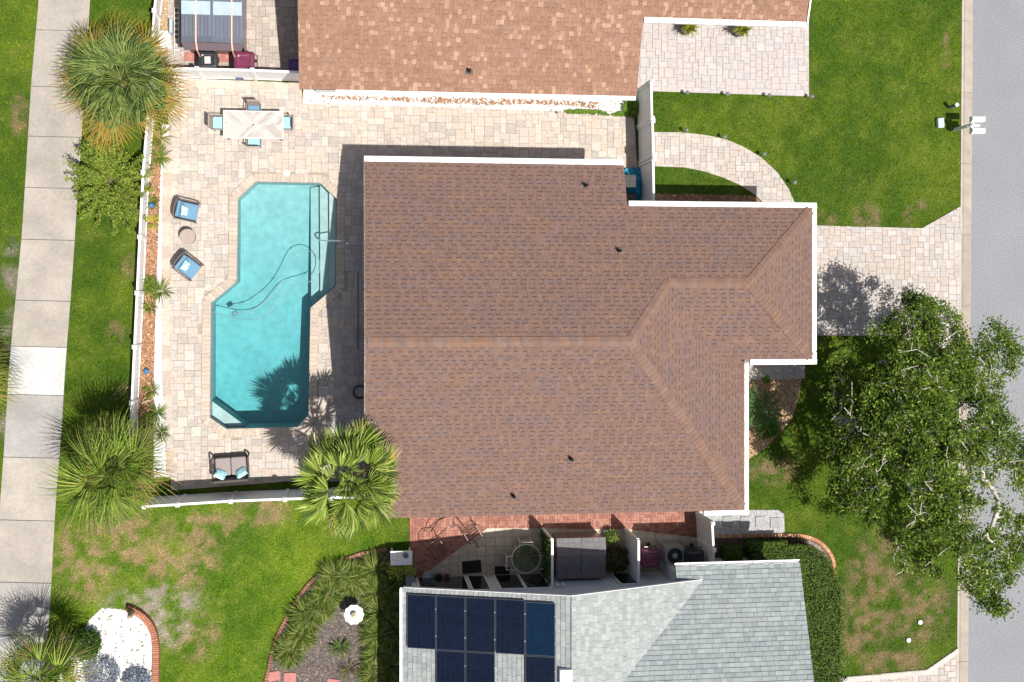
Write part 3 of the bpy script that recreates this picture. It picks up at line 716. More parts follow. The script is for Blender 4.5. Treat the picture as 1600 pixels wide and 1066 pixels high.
def gutter(parent, a, c, out, w=.15, h=.12, straps=0):
    """open trough hung on an eave; out is the outward direction"""
    a, c, out = Vector(a), Vector(c), Vector(out); m = MB(); d = (c - a).normalized()
    pr = [(0, 0), (0, -h), (w * .8, -h), (w, -.01), (w, .012), (w - .03, .012), (w - .03, -.02), (w * .75, -h + .015), (.015, -h + .015), (.015, 0)]
    r0 = [a + out * x + Vector((0, 0, z)) for x, z in pr]; r1 = [c + out * x + Vector((0, 0, z)) for x, z in pr]
    m.loft([r0, r1], (1, 1, 1)); g = m.build('gutter', 'gutter', parent)
    return g
def gutter_cover(parent, a, c, out, w=.2, pieces=1):
    a, c, out = Vector(a), Vector(c), Vector(out)
    for i in range(pieces):
        p, q = a.lerp(c, i / pieces + (.0015 if i else 0)), a.lerp(c, (i + 1) / pieces - .0015)
        m = MB(); z = Vector((0, 0, 1))
        r0 = [p, p + out * (w * .8) - z * .012, p + out * w - z * .03, p + out * w - z * .13, p - z * .13]; r1 = [v + (q - p) for v in r0]
        m.loft([r0, r1]); m.build('gutter', 'gutter', parent)

BROWN = [(.165, .094, .072), (.172, .099, .077), (.158, .089, .069), (.178, .100, .073), (.165, .094, .072), (.160, .093, .074), (.172, .096, .072), (.152, .094, .082), (.166, .095, .074), (.170, .098, .076), (.188, .104, .068), (.146, .094, .084)]
BROWN = [(c[0] * 1.04, c[1] * 1.12, c[2] * 1.17) for c in soften(BROWN, .7, 1)]
house = thing('main_house', 'large house with brown shingle hip and gable roof beside pool', 'house', (7, -1.3, 0))
PI_ = 1 / 3; X0, YN, YS, XE, XG, YG, YGS = .40, 4.66, -7.30, 13.61, 15.85, 3.21, -2.02
ZE = 2.70; ZG = ZE + PI_ * (YN - YG); YR = (YN + YS) / 2; ZR = ZE + PI_ * (YN - YR)
EP = .43; XA = XE - (ZR - ZE) / EP                         # apex of the east hip
YGR = (YG + YGS) / 2; ZGR = ZG + PI_ * (YG - YGR); XGW = XE - (ZGR - ZE) / EP; XGE = XG - (YG - YGR) * 1.0
XV = XE - (ZG - ZE) / EP; XS = 9.30
north = [(X0, YN, ZE), (XS, YN, ZE), (XS, YG, ZG), (XG, YG, ZG), (XGE, YGR, ZGR), (XGW, YGR, ZGR), (XA, YR, ZR), (X0, YR, ZR)]
south = [(X0, YS, ZE), (XE, YS, ZE), (XA, YR, ZR), (X0, YR, ZR)]
east = [(XE, YS, ZE), (XE, YGS, ZE), (XV, YGS, ZG), (XGW, YGR, ZGR), (XA, YR, ZR)]
gsouth = [(XV, YGS, ZG), (XG, YGS, ZG), (XGE, YGR, ZGR), (XGW, YGR, ZGR)]
geast = [(XG, YGS, ZG), (XG, YG, ZG), (XGE, YGR, ZGR)]
roof = slab_roof('roof', [north, south, east, gsouth, geast], house)
m = MB(); DSH = (.036, .46)
plane_shingles(m, north, (1, 0, 0), (0, -1, PI_), .150, .115, .185, BROWN, dash=DSH, dash_p=.88, seed=1, run=5, teeth=True)
plane_shingles(m, south, (1, 0, 0), (0, 1, PI_), .150, .115, .185, BROWN, dash=DSH, dash_p=.88, seed=2, run=5, teeth=True)
plane_shingles(m, east, (0, 1, 0), (-1, 0, EP), .150, .115, .185, BROWN, dash=DSH, dash_p=.88, seed=3, run=5, teeth=True)
plane_shingles(m, gsouth, (1, 0, 0), (0, 1, PI_), .150, .115, .185, BROWN, dash=DSH, dash_p=.88, seed=4, run=5, teeth=True)
plane_shingles(m, geast, (0, 1, 0), (-1, 0, (ZGR - ZG) / (XG - XGE)), .150, .115, .185, BROWN, dash=DSH, dash_p=.88, seed=5, run=5, teeth=True)
o = m.build('shingles', 'shingle', roof); o['kind'] = 'stuff'
CAPS = [(.235, .132, .085), (.195, .135, .112), (.18, .112, .09), (.215, .125, .087), (.205, .14, .112), (.165, .11, .095)]
CAPS = soften(CAPS, .75, .97)
caps(roof, (X0 + .1, YR, ZR), (XA, YR, ZR), .33, .145, CAPS, .05)
CH = [(.198, .118, .085), (.182, .113, .088), (.194, .125, .098), (.176, .108, .083)]
caps(roof, (XA, YR, ZR), (XGW, YGR, ZGR), .34, .16, CH, .04); caps(roof, (XGW, YGR, ZGR), (XGE, YGR, ZGR), .33, .15, CH, .05)
caps(roof, (XG - .08, YG - .08, ZG + .03), (XGE, YGR, ZGR), .34, .16, CH, .04); caps(roof, (XG - .08, YGS + .08, ZG + .03), (XGE, YGR, ZGR), .34, .16, CH, .04)
caps(roof, (XE - .1, YS + .12, ZE + .04), (XA, YR, ZR), .34, .16, CH, .04)
m = MB(); wi = .42
def wall_box(m, x0, x1, y0, y1, z, col=(1, 1, 1)): m.box(((x0 + x1) / 2, (y0 + y1) / 2, z / 2), (x1 - x0, y1 - y0, z), col=col)
wall_box(m, X0 + wi, XE - wi, YS + wi, YN - 1.5, 2.62); wall_box(m, X0 + wi + .002, XS - wi, YN - 1.6, YN - wi, 2.60); wall_box(m, XE - 3, XG - wi, YGS + wi, YG - wi, 3.08)
m.poly([(X0 + wi, YS + wi, 2.6), (X0 + wi, YN - wi, 2.6), (X0 + wi, YR, ZR - .2)])
m.build('wall', 'stucco', house)
m = MB()   # rake boards and fascia
for a, c in (((X0 + .015, YN, ZE), (X0 + .015, YR, ZR)), ((X0 + .015, YS, ZE), (X0 + .015, YR, ZR))): 
    a, c = Vector(a), Vector(c); z = Vector((0, 0, 1)); m.loft([[a + Vector((-.03, 0, 0)) + z * .01, a + Vector((.01, 0, 0)) + z * .01, a + Vector((.01, 0, 0)) - z * .17, a + Vector((-.03, 0, 0)) - z * .17], [c + Vector((-.03, 0, 0)) + z * .01, c + Vector((.01, 0, 0)) + z * .01, c + Vector((.01, 0, 0)) - z * .17, c + Vector((-.03, 0, 0)) - z * .17]], (.25, .2, .17))
m.build('rake_board', 'attr', house)
gutter_cover(house, (X0, YN, ZE), (XS, YN, ZE), (0, 1, 0), .2); gutter_cover(house, (XS + .05, YG, ZG), (XG + .19, YG, ZG), (0, 1, 0), .19)
gutter_cover(house, (XG, YG - .002, ZG), (XG, YGS + .002, ZG), (1, 0, 0), .18); gutter_cover(house, (XG + .18, YGS, ZG), (XE + .02, YGS, ZG), (0, -1, 0), .19)
gutter_cover(house, (XE, YGS - .16, ZE), (XE, YS - .02, ZE), (1, 0, 0), .17); gutter_cover(house, (XE + .17, YS, ZE), (XE - 1.45, YS, ZE), (0, -1, 0), .17)
def vent(parent, u, v, z, s=1.0):
    p = W(u, v, z); m = MB(); m.rbox((p.x, p.y, z - .02), (.26 * s, .22 * s, .02), 0, .02, (.10, .085, .08), n=1); m.lathe((p.x, p.y, z - .05), [(.075 * s, 0), (.06 * s, .1), (.045 * s, .3), (.036 * s, .3), (.036 * s, .2)], 10, (.035, .03, .03)); m.build('vent_pipe', 'rough', parent)
def zmain(u, v):
    z = 3.5
    for _ in range(6):
        p = W(u, v, z); z = ZE + PI_ * min(YN - p.y, p.y - YS)
    return z
for u, v in ((915, 290), (967, 392), (892, 717), (802, 775)): vent(house, u, v, zmain(u, v) + .03)
# windows on the pool side: sliding door and a window under the gable
for y0, y1, zz0, zz1 in ((-3.4, -.6, .05, 2.1), (1.2, 2.6, .9, 2.1)):
    m = MB(); x = X0 + wi - .02; m.box((x, (y0 + y1) / 2, (zz0 + zz1) / 2), (.06, y1 - y0, zz1 - zz0)); f = m.build('window', 'white', house)
    for k in range(2):
        yy = y0 + (k + .5) * (y1 - y0) / 2; MB().box((x - .03, yy, (zz0 + zz1) / 2), (.015, (y1 - y0) / 2 - .1, zz1 - zz0 - .14)).build('pane', 'darkglass', f)
m = MB(); m.box((XG - wi + .02, YGR, 1.1), (.05, 4.3, 2.15)); gd = m.build('garage_door', 'white', house)
for k in range(4): MB().box((XG - wi + .05, YGR, .3 + k * .53), (.02, 4.2, .49)).build('panel', 'white', gd)

# top neighbour
TERRA = [(.285, .150, .098), (.295, .157, .103), (.275, .144, .095), (.285, .152, .10), (.29, .15, .097), (.28, .148, .097), (.30, .165, .115), (.27, .142, .095)]
TERRA = [(c[0] * .96, c[1] * 1.03, c[2] * 1.03) for c in TERRA]
nh = thing('neighbour_house', 'house with light terracotta shingle roof at top edge', 'house', (5, 11, 0))
NE_, NX0, NX1, NXG, NYG, NYR = 7.05, -1.75, 9.75, 15.48, 9.55, 14.2
nz = lambda y: ZE + PI_ * (y - NE_)
ns_ = [(NX0, NE_, ZE), (NX1, NE_, ZE), (NX1, NYG, nz(NYG)), (NXG, NYG, nz(NYG)), (NXG, NYR, nz(NYR)), (NX0, NYR, nz(NYR))]
nn_ = [(NX0, NYR, nz(NYR)), (NXG, NYR, nz(NYR)), (NXG, NYR + 7, ZE), (NX0, NYR + 7, ZE)]
nroof = slab_roof('roof', [ns_, nn_], nh)
m = MB(); plane_shingles(m, [(NX0, NE_, ZE), (NX1, NE_, ZE), (NX1, NYG, nz(NYG)), (NXG, NYG, nz(NYG)), (NXG, 12.5, nz(12.5)), (NX0, 12.5, nz(12.5))], (1, 0, 0), (0, 1, PI_), .150, .11, .19, TERRA, dash=(.028, .68), dash_p=.7, seed=12, run=4, teeth=True, hi=([(.365, .225, .15), (.385, .24, .16), (.34, .20, .135)], .14))
o = m.build('shingles', 'shingle', nroof); o['kind'] = 'stuff'
m = MB(); wall_box(m, NX0 + .45, NX1 - .4, NE_ + .45, NYR + 6.5, 2.6); wall_box(m, NX1 - .5, NXG - .4, NYG + 1.5, NYR + 6, 3.3); m.build('wall', 'stucco', nh)
for i in range(11): 
    a, c = NX0 + 1.2 + i * (NX1 - NX0 - 1.2) / 11, NX0 + 1.2 + (i + 1) * (NX1 - NX0 - 1.2) / 11
    gutter_cover(nh, (a + .012, NE_, ZE), (c - .012, NE_, ZE), (0, -1, 0), .13)
for i in range(11):
    a, c = NX1 + .02 + i * (NXG - NX1) / 11, NX1 + .02 + (i + 1) * (NXG - NX1) / 11
    gutter_cover(nh, (a + .012, NYG, nz(NYG)), (c - .012, NYG, nz(NYG)), (0, -1, 0), .17)
MB().box((NXG + .02, NYG + 2.3, nz(NYG + 2.3) - .02), (.05, 4.9, .16), rx=math.atan(PI_)).build('rake_board', 'white', nh)
vent(nh, 733, 111, nz(W(733, 111, 2.95).y) + .03)

# grey house
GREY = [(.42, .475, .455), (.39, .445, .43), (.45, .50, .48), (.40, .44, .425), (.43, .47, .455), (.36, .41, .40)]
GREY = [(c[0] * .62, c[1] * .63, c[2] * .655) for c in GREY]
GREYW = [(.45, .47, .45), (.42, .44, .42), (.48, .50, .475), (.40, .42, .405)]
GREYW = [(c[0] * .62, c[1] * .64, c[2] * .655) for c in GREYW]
gh = thing('grey_house', 'house with pale grey shingle roof and solar panels', 'house', (8, -13, 0))
GP = .286; GX0, GXR, GY, GYE, GXW, GX1 = 1.72, 7.12, -9.67, -9.21, 11.13, 15.63
gz_w = lambda x: ZE + GP * (x - GX0); ZGR2 = gz_w(GXR); gz_e = lambda x: ZGR2 - GP * (x - GXR); gz_n = lambda y: ZE + GP * (GYE - y)
def xval(y): return GXR + (ZGR2 - gz_n(y)) / GP
SB = -17.0
west = [(GX0, GY, ZE), (GXR, GY, ZGR2), (GXR, SB, ZGR2), (GX0, SB, ZE)]
easts = [(GXR, GY, ZGR2), (xval(GY), GY, gz_n(GY)), (xval(-14.6), -14.6, gz_n(-14.6)), (GXR, -14.6, ZGR2)]
norths = [(GXW, GYE, ZE), (GX1, GYE, ZE), (GX1, -14.6, gz_n(-14.6)), (xval(-14.6), -14.6, gz_n(-14.6)), (xval(GY), GY, gz_n(GY)), (GXW, GY, gz_n(GY))]
back = [(GXR, -14.6, gz_n(-14.6)), (GX1, -14.6, gz_n(-14.6)), (GX1, SB - 4, ZE), (GXR, SB - 4, ZE)]
groof = slab_roof('roof', [west, easts, norths, back], gh)
m = MB()
plane_shingles(m, west, (0, 1, 0), (1, 0, GP), .16, .16, .30, GREYW, thick=.014, dash=(.018, .55), dash_p=1, seed=31)
plane_shingles(m, easts, (0, 1, 0), (-1, 0, GP), .16, .14, .26, [tuple(q * 1.12 for q in c) for c in GREYW], thick=.014, dash=(.014, .8), dash_p=.8, seed=32)  # same greys lightened: the east slope's brighter light is put into its colour
plane_shingles(m, norths, (1, 0, 0), (0, -1, GP), .16, .16, .30, GREY, thick=.016, dash=(.02, .52), dash_p=1, seed=33)
o = m.build('shingles', 'shingle', groof); o['kind'] = 'stuff'
for i in range(8):
    a = GXW + i * (GX1 - GXW) / 8; gutter(gh, (a + .008, GYE, ZE), (a + (GX1 - GXW) / 8 - .008, GYE, ZE), (0, 1, 0), .13, .11)
for i in range(4):
    a = GY - i * 1.7; gutter(gh, (GX0, a - .008, ZE), (GX0, a - 1.69, ZE), (-1, 0, 0), .13, .11)
WY = -10.10
m = MB(); wall_box(m, GX0 + .4, GXW + .5, SB, WY, 2.62); wall_box(m, GXW + .3, GX1 - .3, SB + .1, GYE - .45, 2.60); m.poly([(GX0 + .4, WY, 2.6), (GXR + 4.6, WY, 2.7), (GXR, WY, ZGR2 - .15)]); m.build('wall', 'siding', gh)
m = MB()
for a, c in (((GX0, GY + .02, ZE), (GXR, GY + .02, ZGR2)), ((xval(GY), GY + .02, gz_n(GY)), (GXR, GY + .02, ZGR2))):
    a, c = Vector(a), Vector(c); z = Vector((0, 0, 1)); d = Vector((0, .035, 0)); m.loft([[a - d, a + d * .3, a + d * .3 - z * .16, a - d - z * .16], [c - d, c + d * .3, c + d * .3 - z * .16, c - d - z * .16]], (.62, .64, .64))
m.build('rake_board', 'attr', gh)
for (u0, u1, zz0, zz1, npn) in ((650, 726, .1, 1.9, 1), (728, 757, .1, 1.9, 1), (770, 846, .1, 1.9, 2), (950, 983, .35, 1.75, 1)):
    x0, x1 = W(u0, 905, 0).x, W(u1, 905, 0).x
    m = MB(); m.box(((x0 + x1) / 2, WY + .035, (zz0 + zz1) / 2), (x1 - x0, .07, zz1 - zz0)); f = m.build('window', 'white', gh)
    for k in range(npn):
        xx = x0 + (k + .5) * (x1 - x0) / npn; MB().box((xx, WY + .075, (zz0 + zz1) / 2), ((x1 - x0) / npn - .12, .012, zz1 - zz0 - .14)).build('pane', 'darkglass', f)
for u in (871, 880):
    p = W(u, 917, 1.7); MB().lathe((p.x, WY + .1, 1.62), [(.03, 0), (.06, .06), (.045, .16), (.01, .2)], 10, (.8, .8, .78)).build('wall_lamp', 'attr', gh)
# solar panels on the west slope
sp_n = [(-GP, 0, 1)]; ang_w = math.atan(GP)
def solar(x0, x1, y0, y1, label, sm='solar'):
    pc = Vector(((x0 + x1) / 2, (y0 + y1) / 2, gz_w((x0 + x1) / 2) + .10)); o = thing('solar_panel', label, 'solar panel', pc, 0, 'solar panels on the grey roof')
    o.rotation_euler = (0, -ang_w, 0); w, h = (x1 - x0) / math.cos(ang_w), y1 - y0; ORG[o.name] = Vector()
    m = MB(); t = .018
    for cx_, cy_, dx_, dy_ in ((0, h / 2 - t / 2, w, t), (0, -h / 2 + t / 2, w, t), (-w / 2 + t / 2, 0, t, h - 2 * t), (w / 2 - t / 2, 0, t, h - 2 * t)): m.box((cx_, cy_, 0), (dx_, dy_, .04), col=(.05, .055, .07))
    m.build('frame', 'gloss', o); MB().box((0, 0, .0), (w - 2 * t, h - 2 * t, .03)).build('cell_sheet', sm, o)
    for yy in (-h * .25, h * .25): MB().box((w / 2 + .004, yy, .012), (.03, .05, .05), col=(.7, .72, .75)).build('clamp', 'metal', o)
sx0 = W(636, 970, 2.85).x; sx1 = W(867, 970, 4.1).x; dw = (sx1 - sx0) / 5
yt = W(700, 930, 3.1).y; yt2 = W(700, 1014, 3.1).y
ORD = ['westernmost, beside the gutter', 'second from the gutter', 'third from the gutter', 'fourth from the gutter', 'nearest the ridge']
for i in range(5): solar(sx0 + i * dw + .012, sx0 + (i + 1) * dw - .012, yt2, yt + (-.0 if i < 4 else -.05), ('dark' if i < 4 else 'bright') + ' blue solar panel of the upper row, ' + ORD[i], 'solar' if i < 4 else 'solar_blue')
for i in (1, 2, 4): solar(sx0 + i * dw + .012, sx0 + (i + 1) * dw - .012, yt2 - 1.85, yt2 - .02, 'dark blue solar panel of the lower row, ' + {1: 'between two bare shingle gaps, left one', 2: 'between two bare shingle gaps, right one', 4: 'nearest the ridge'}[i])
p = W(884, 1058, 4.3); tag(MB().rbox((p.x, p.y, 4.25), (.42, .5, .22), 0, .03, (.74, .78, .84)).build('roof_vent_box', 'attr', org=(p.x, p.y, 4.14)), 'pale square vent box on grey roof ridge', 'roof vent')

# ------------------------------------------------------------------ fences and gates
def fence(name, label, pts, h, post_h=None, posts=True, lat=False, cat='fence', thick=.045, col=(.8, .8, .79), gap0=.05, post=.12, planks=True):
    o = thing(name, label, cat, (pts[0][0], pts[0][1], 0)); ph = post_h or h + .08
    for p in pts if posts else []:
        m = MB(); m.box((p[0], p[1], ph / 2), (post, post, ph)); q = m.build('post', 'white', o)
        MB().box((p[0], p[1], ph + .03), (post + .04, post + .04, .06), taper=.5).build('cap', 'white', q)
    for a, c in zip(pts, pts[1:]):
        a, c = Vector(a), Vector(c); d = c - a; L = d.length; rz = math.atan2(d.y, d.x); mid = (a + c) / 2
        n = max(1, int(L / .16)) if planks else 1
        m = MB()
        for i in range(n):
            q = a + d * ((i + .5) / n); m.box((q.x, q.y, (h + gap0) / 2), (L / n - .004, thick * .6, h - gap0 - .1), rz)
        m.build('panel', 'white', o)
        MB().box((mid.x, mid.y, h - .025), (L - post, thick + .03, .09), rz).build('top_rail', 'white', o)
        MB().box((mid.x, mid.y, gap0 + .04), (L - post, thick + .02, .09), rz).build('bottom_rail', 'white', o)
    return o
HF = 1.62
fence('vinyl_fence', 'white vinyl fence between sofa and lower lawn', W2([(240, 777), (290, 774), (369, 769), (450, 766), (520, 764), (590, 762)]), HF)
fence('vinyl_fence', 'white vinyl fence between dining table and top neighbour bins', W2([(235, 121), (270, 121), (317, 122), (400, 124), (478, 127)]), 1.40)
left = [(259, -45), (250, 30), (245, 110), (240, 190), (233, 275), (228, 373), (224, 458), (220, 540), (216, 625), (213, 680), (225, 772)]
fence('picket_fence', 'low white rail fence along mulch bed and sidewalk grass', W2(left[:-1]), 1.02, 1.1, gap0=.06)
fence('vinyl_fence', 'white vinyl fence panel right of the curved path grass', W2([(996, 143), (997, 198)]), 1.72)
gate = fence('side_gate', 'white vinyl side gate at start of curved path', W2([(998, 202), (999, 255)]), 1.72, cat='gate')
fence('vinyl_fence', 'white vinyl fence panel beside blue tarp', W2([(999, 259), (1000, 330)]), 1.72)
p = W(1011, 249, 1.0); MB().box((p.x + .05, p.y, 1.05), (.05, .06, .14), col=(.03, .03, .03)).build('latch', 'attr', gate)
fence('white_gate', 'white gate between red brick patio and stepping stones', W2([(1088, 802), (1090, 842), (1091, 884)]), 1.66, cat='gate')
# screens
scr = thing('ivy_screen', 'white screen panel covered with green ivy beside glass table', 'screen', W(849, 862))
a, c = W(848, 826), W(849, 902); m = MB()
for p in (a, c): MB().box((p.x, p.y, .87), (.09, .09, 1.74)).build('post', 'white', scr)
mid = (a + c) / 2; L = (a - c).length
MB().box((mid.x, mid.y, 1.70), (.08, L, .07)).build('top_rail', 'white', scr); MB().box((mid.x + .02, mid.y, .85), (.03, L - .1, 1.6)).build('panel', 'white', scr)
def leaves_np(centres, normals_up, size, C, spread=.6):
    """flat leaf pairs of triangles at the centres"""
    k = len(centres); an = nr.uniform(0, 6.28, k); el = nr.uniform(-spread, spread, k); rl = nr.uniform(-spread, spread, k)
    d = np.stack([np.cos(an) * np.cos(el), np.sin(an) * np.cos(el), np.sin(el)], -1)
    p = np.stack([-np.sin(an) * np.cos(rl), np.cos(an) * np.cos(rl), np.sin(rl)], -1)
    l = (size * nr.uniform(.7, 1.3, k))[:, None]; w = l * .36
    tip = centres + d * l; base = centres - d * l * .7; a_ = centres + p * w; b_ = centres - p * w
    V = np.stack([np.stack([base, a_, tip], 1), np.stack([base, tip, b_], 1)], 1).reshape(-1, 3, 3)
    return V, np.repeat(C, 2, 0)
GREEN = np.array([(.07, .13, .022), (.10, .18, .03), (.05, .095, .018), (.13, .21, .04)])
k = 1500; Cc = np.stack([mid.x - .06 + nr.normal(0, .03, k), nr.uniform(c.y, a.y, k), nr.uniform(.1, 1.65, k)], -1); V, C = leaves_np(Cc, None, np.full(k, .06), GREEN[nr.integers(0, 4, k)], 1.2)
V -= np.array(ORG[scr.name]); np_mesh('ivy', V, None, C, 'leaf', scr)
scr2 = thing('slatted_screen', 'white slatted screen between storage shed and bins', 'screen', W(977, 862))
a, c = W(976, 826), W(977, 905); mid = (a + c) / 2; L = (a - c).length
for p in (a, c): MB().box((p.x, p.y, .87), (.09, .09, 1.74)).build('post', 'white', scr2)
for i in range(11): MB().box((mid.x, mid.y, .12 + i * .15), (.03, L - .1, .12)).build('slat', 'white', scr2)
MB().box((mid.x, mid.y, 1.78), (.08, L, .06)).build('top_rail', 'white', scr2)

# ------------------------------------------------------------------ palms
def frond_mesh(name, pet, R, n, spread, width, fuse, droop, cols, tip, fold=.25, seed=0, pet_col=(.16, .2, .05)):
    """a fan leaf: petiole along +x, then n blade segments"""
    rg = random.Random(seed); m = MB()
    m.tube([(0, 0, 0), (pet * .5, 0, .03), (pet, 0, 0)], [.028, .018, .012], 5, pet_col)
    for i in range(n):
        t = (i + .5) / n * 2 - 1; a = t * spread + rg.uniform(-.03, .03)
        L = R * (1 - .34 * abs(t) ** 1.5) * rg.uniform(.88, 1.08); da = spread / n
        ca, sa = math.cos(a), math.sin(a); col = rg.choice(cols); kk = rg.uniform(.85, 1.15); col = tuple(q * kk for q in col)
        rad = [.03, fuse * .5, fuse, .78, 1.0]; rows = []
        for r_ in rad:
            if r_ <= fuse: w = max(.004, L * r_ * math.tan(da) * 1.02)
            else: w = max(.0, L * fuse * math.tan(da) * (1 - (r_ - fuse) / (1 - fuse)) ** .8)
            w = min(w, width) if r_ < 1 else .0015
            d = L * r_; z = -droop * (r_ ** 2.2) * L + .12 * R * math.sin(min(1, r_ * 1.2) * math.pi) * (1 - abs(t)) - .06 * abs(t) * L
            dd = d * (1 - .25 * droop * r_)
            fz = w * fold * (1 if i % 2 else -1)
            rows.append(((pet + ca * dd - sa * w, sa * dd + ca * w, z + fz), (pet + ca * dd, sa * dd, z - abs(fz) * .6), (pet + ca * dd + sa * w, sa * dd - ca * w, z + fz)))
        for q in range(len(rows) - 1):
            k = m.add(rows[q] + rows[q + 1]); cc = col
            if tip and q == len(rows) - 2: cc = rg.choice(tip)
            elif tip and q == len(rows) - 3 and rg.random() < .75: cc = tuple((x + y) / 2 for x, y in zip(col, rg.choice(tip)))
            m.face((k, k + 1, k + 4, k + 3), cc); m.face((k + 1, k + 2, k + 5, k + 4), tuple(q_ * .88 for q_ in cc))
    o = m.build(name, 'palm'); me = o.data; bpy.data.objects.remove(o); return me
def palm(name, label, base, top, kinds, count, trunk_r, el_range, scale=(.9, 1.1), seed=0, wild=.0, tw=.5, z_spread=.35, pw=.8):
    rg = random.Random(seed); o = thing(name, label, 'palm tree', base); top = Vector(top); base = Vector(base)
    path = smooth_path([base, base.lerp(top, .4) + Vector((rg.uniform(-.05, .05), rg.uniform(-.05, .05), 0)), top - Vector((0, 0, .25))], 6)
    m = MB(); m.tube(path, [trunk_r * (1.25 - .3 * i / len(path)) for i in range(len(path))], 10, (.24, .19, .15)); 
    m.build('trunk', 'bark', o, True)
    ga = math.pi * (3 - 5 ** .5)
    for i in range(count):
        f = (i + .5) / count; el = math.radians(el_range[0] + (el_range[1] - el_range[0]) * (f ** pw)) + rg.uniform(-.12, .12)
        kind = kinds[min(len(kinds) - 1, int(f * len(kinds)))]; me = rg.choice(kind)
        fr = bpy.data.objects.new('frond', me); COL.objects.link(fr); fr.parent = o
        az = i * ga + rg.uniform(-.3, .3); el += rg.uniform(-wild, wild); s = rg.uniform(*scale) * (.5 + .5 * min(1, f * 2.6))
        fr.location = top - base - Vector((0, 0, z_spread * f)) + Vector((math.cos(az) * .08, math.sin(az) * .08, 0))
        fr.rotation_euler = (Matrix.Rotation(az, 3, 'Z') @ Matrix.Rotation(-el, 3, 'Y') @ Matrix.Rotation(rg.uniform(-tw, tw), 3, 'X')).to_euler()
        fr.scale = (s, s, s)
    return o
SG = [(.135, .20, .045), (.095, .15, .034), (.185, .25, .06), (.045, .08, .02), (.25, .31, .085)]
OR = [(.55, .27, .035), (.62, .36, .06), (.48, .22, .04), (.4, .3, .08)]
sabal = [frond_mesh('frond', .72, 1.0, 27, 2.0, .044, .30, d_, SG, None, .5, s) for s, d_ in ((1, .25), (2, .35), (3, .45), (31, .3))]
sabal_old = [frond_mesh('frond', .98, 1.08, 27, 2.0, .036, .30, .42, SG, OR, .5, s) for s in (4, 5)]
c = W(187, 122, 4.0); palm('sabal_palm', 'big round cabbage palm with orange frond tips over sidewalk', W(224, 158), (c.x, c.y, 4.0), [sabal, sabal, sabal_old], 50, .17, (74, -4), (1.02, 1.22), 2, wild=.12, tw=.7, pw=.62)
LG = [(.16, .25, .03), (.105, .17, .022), (.24, .34, .045), (.05, .09, .014), (.33, .38, .07)]
BR = [(.40, .25, .10), (.33, .2, .09), (.45, .31, .13)]
shag = [frond_mesh('frond', .60, 1.15, 22, 1.5, .046, .25, d_, LG, None, .5, s) for s, d_ in ((11, .3), (12, .42), (13, .5), (17, .36))]
shag_old = [frond_mesh('frond', .62, 1.15, 22, 1.6, .042, .25, .62, LG + BR[:1], [(.3, .3, .06), (.4, .27, .1), (.24, .28, .05)], .5, s) for s in (14, 15)]
shag_dead = [frond_mesh('frond', .6, 1.05, 24, 1.8, .022, .2, .7, BR, None, .4, 16)]
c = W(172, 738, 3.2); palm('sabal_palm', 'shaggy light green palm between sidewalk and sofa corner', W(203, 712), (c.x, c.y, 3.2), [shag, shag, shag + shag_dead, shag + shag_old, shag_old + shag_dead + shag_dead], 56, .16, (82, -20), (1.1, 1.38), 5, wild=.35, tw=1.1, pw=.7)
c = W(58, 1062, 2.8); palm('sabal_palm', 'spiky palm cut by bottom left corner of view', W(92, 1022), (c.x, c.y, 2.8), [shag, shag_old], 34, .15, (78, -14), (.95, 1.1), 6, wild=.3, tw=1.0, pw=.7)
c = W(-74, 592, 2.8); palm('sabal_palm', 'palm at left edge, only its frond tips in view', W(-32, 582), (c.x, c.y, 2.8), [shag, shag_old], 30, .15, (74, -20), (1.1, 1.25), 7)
FG = [(.22, .31, .045), (.31, .40, .075), (.14, .21, .03), (.40, .47, .12), (.07, .115, .018)]
FY = [(.42, .40, .07), (.5, .38, .05), (.34, .36, .07)]
fan = [frond_mesh('frond', .85, .92, 26, 1.5, .095, .66, d_, FG, None, .8, s, (.25, .32, .06)) for s, d_ in ((21, .1), (22, .2), (23, .28))]
fan_o = [frond_mesh('frond', .92, .92, 26, 1.5, .095, .62, .28, FG + FY, [(.5, .42, .24), (.42, .36, .18), (.3, .34, .08)], .8, s, (.3, .33, .07)) for s in (24, 25)]
c = W(545, 752, 4.6); palm('fan_palm', 'fan palm with broad glossy leaves overhanging the brown roof corner', W(548, 774), (c.x, c.y, 4.6), [fan, fan, fan_o], 42, .15, (82, -14), (.92, 1.2), 9, wild=.2, tw=.8)

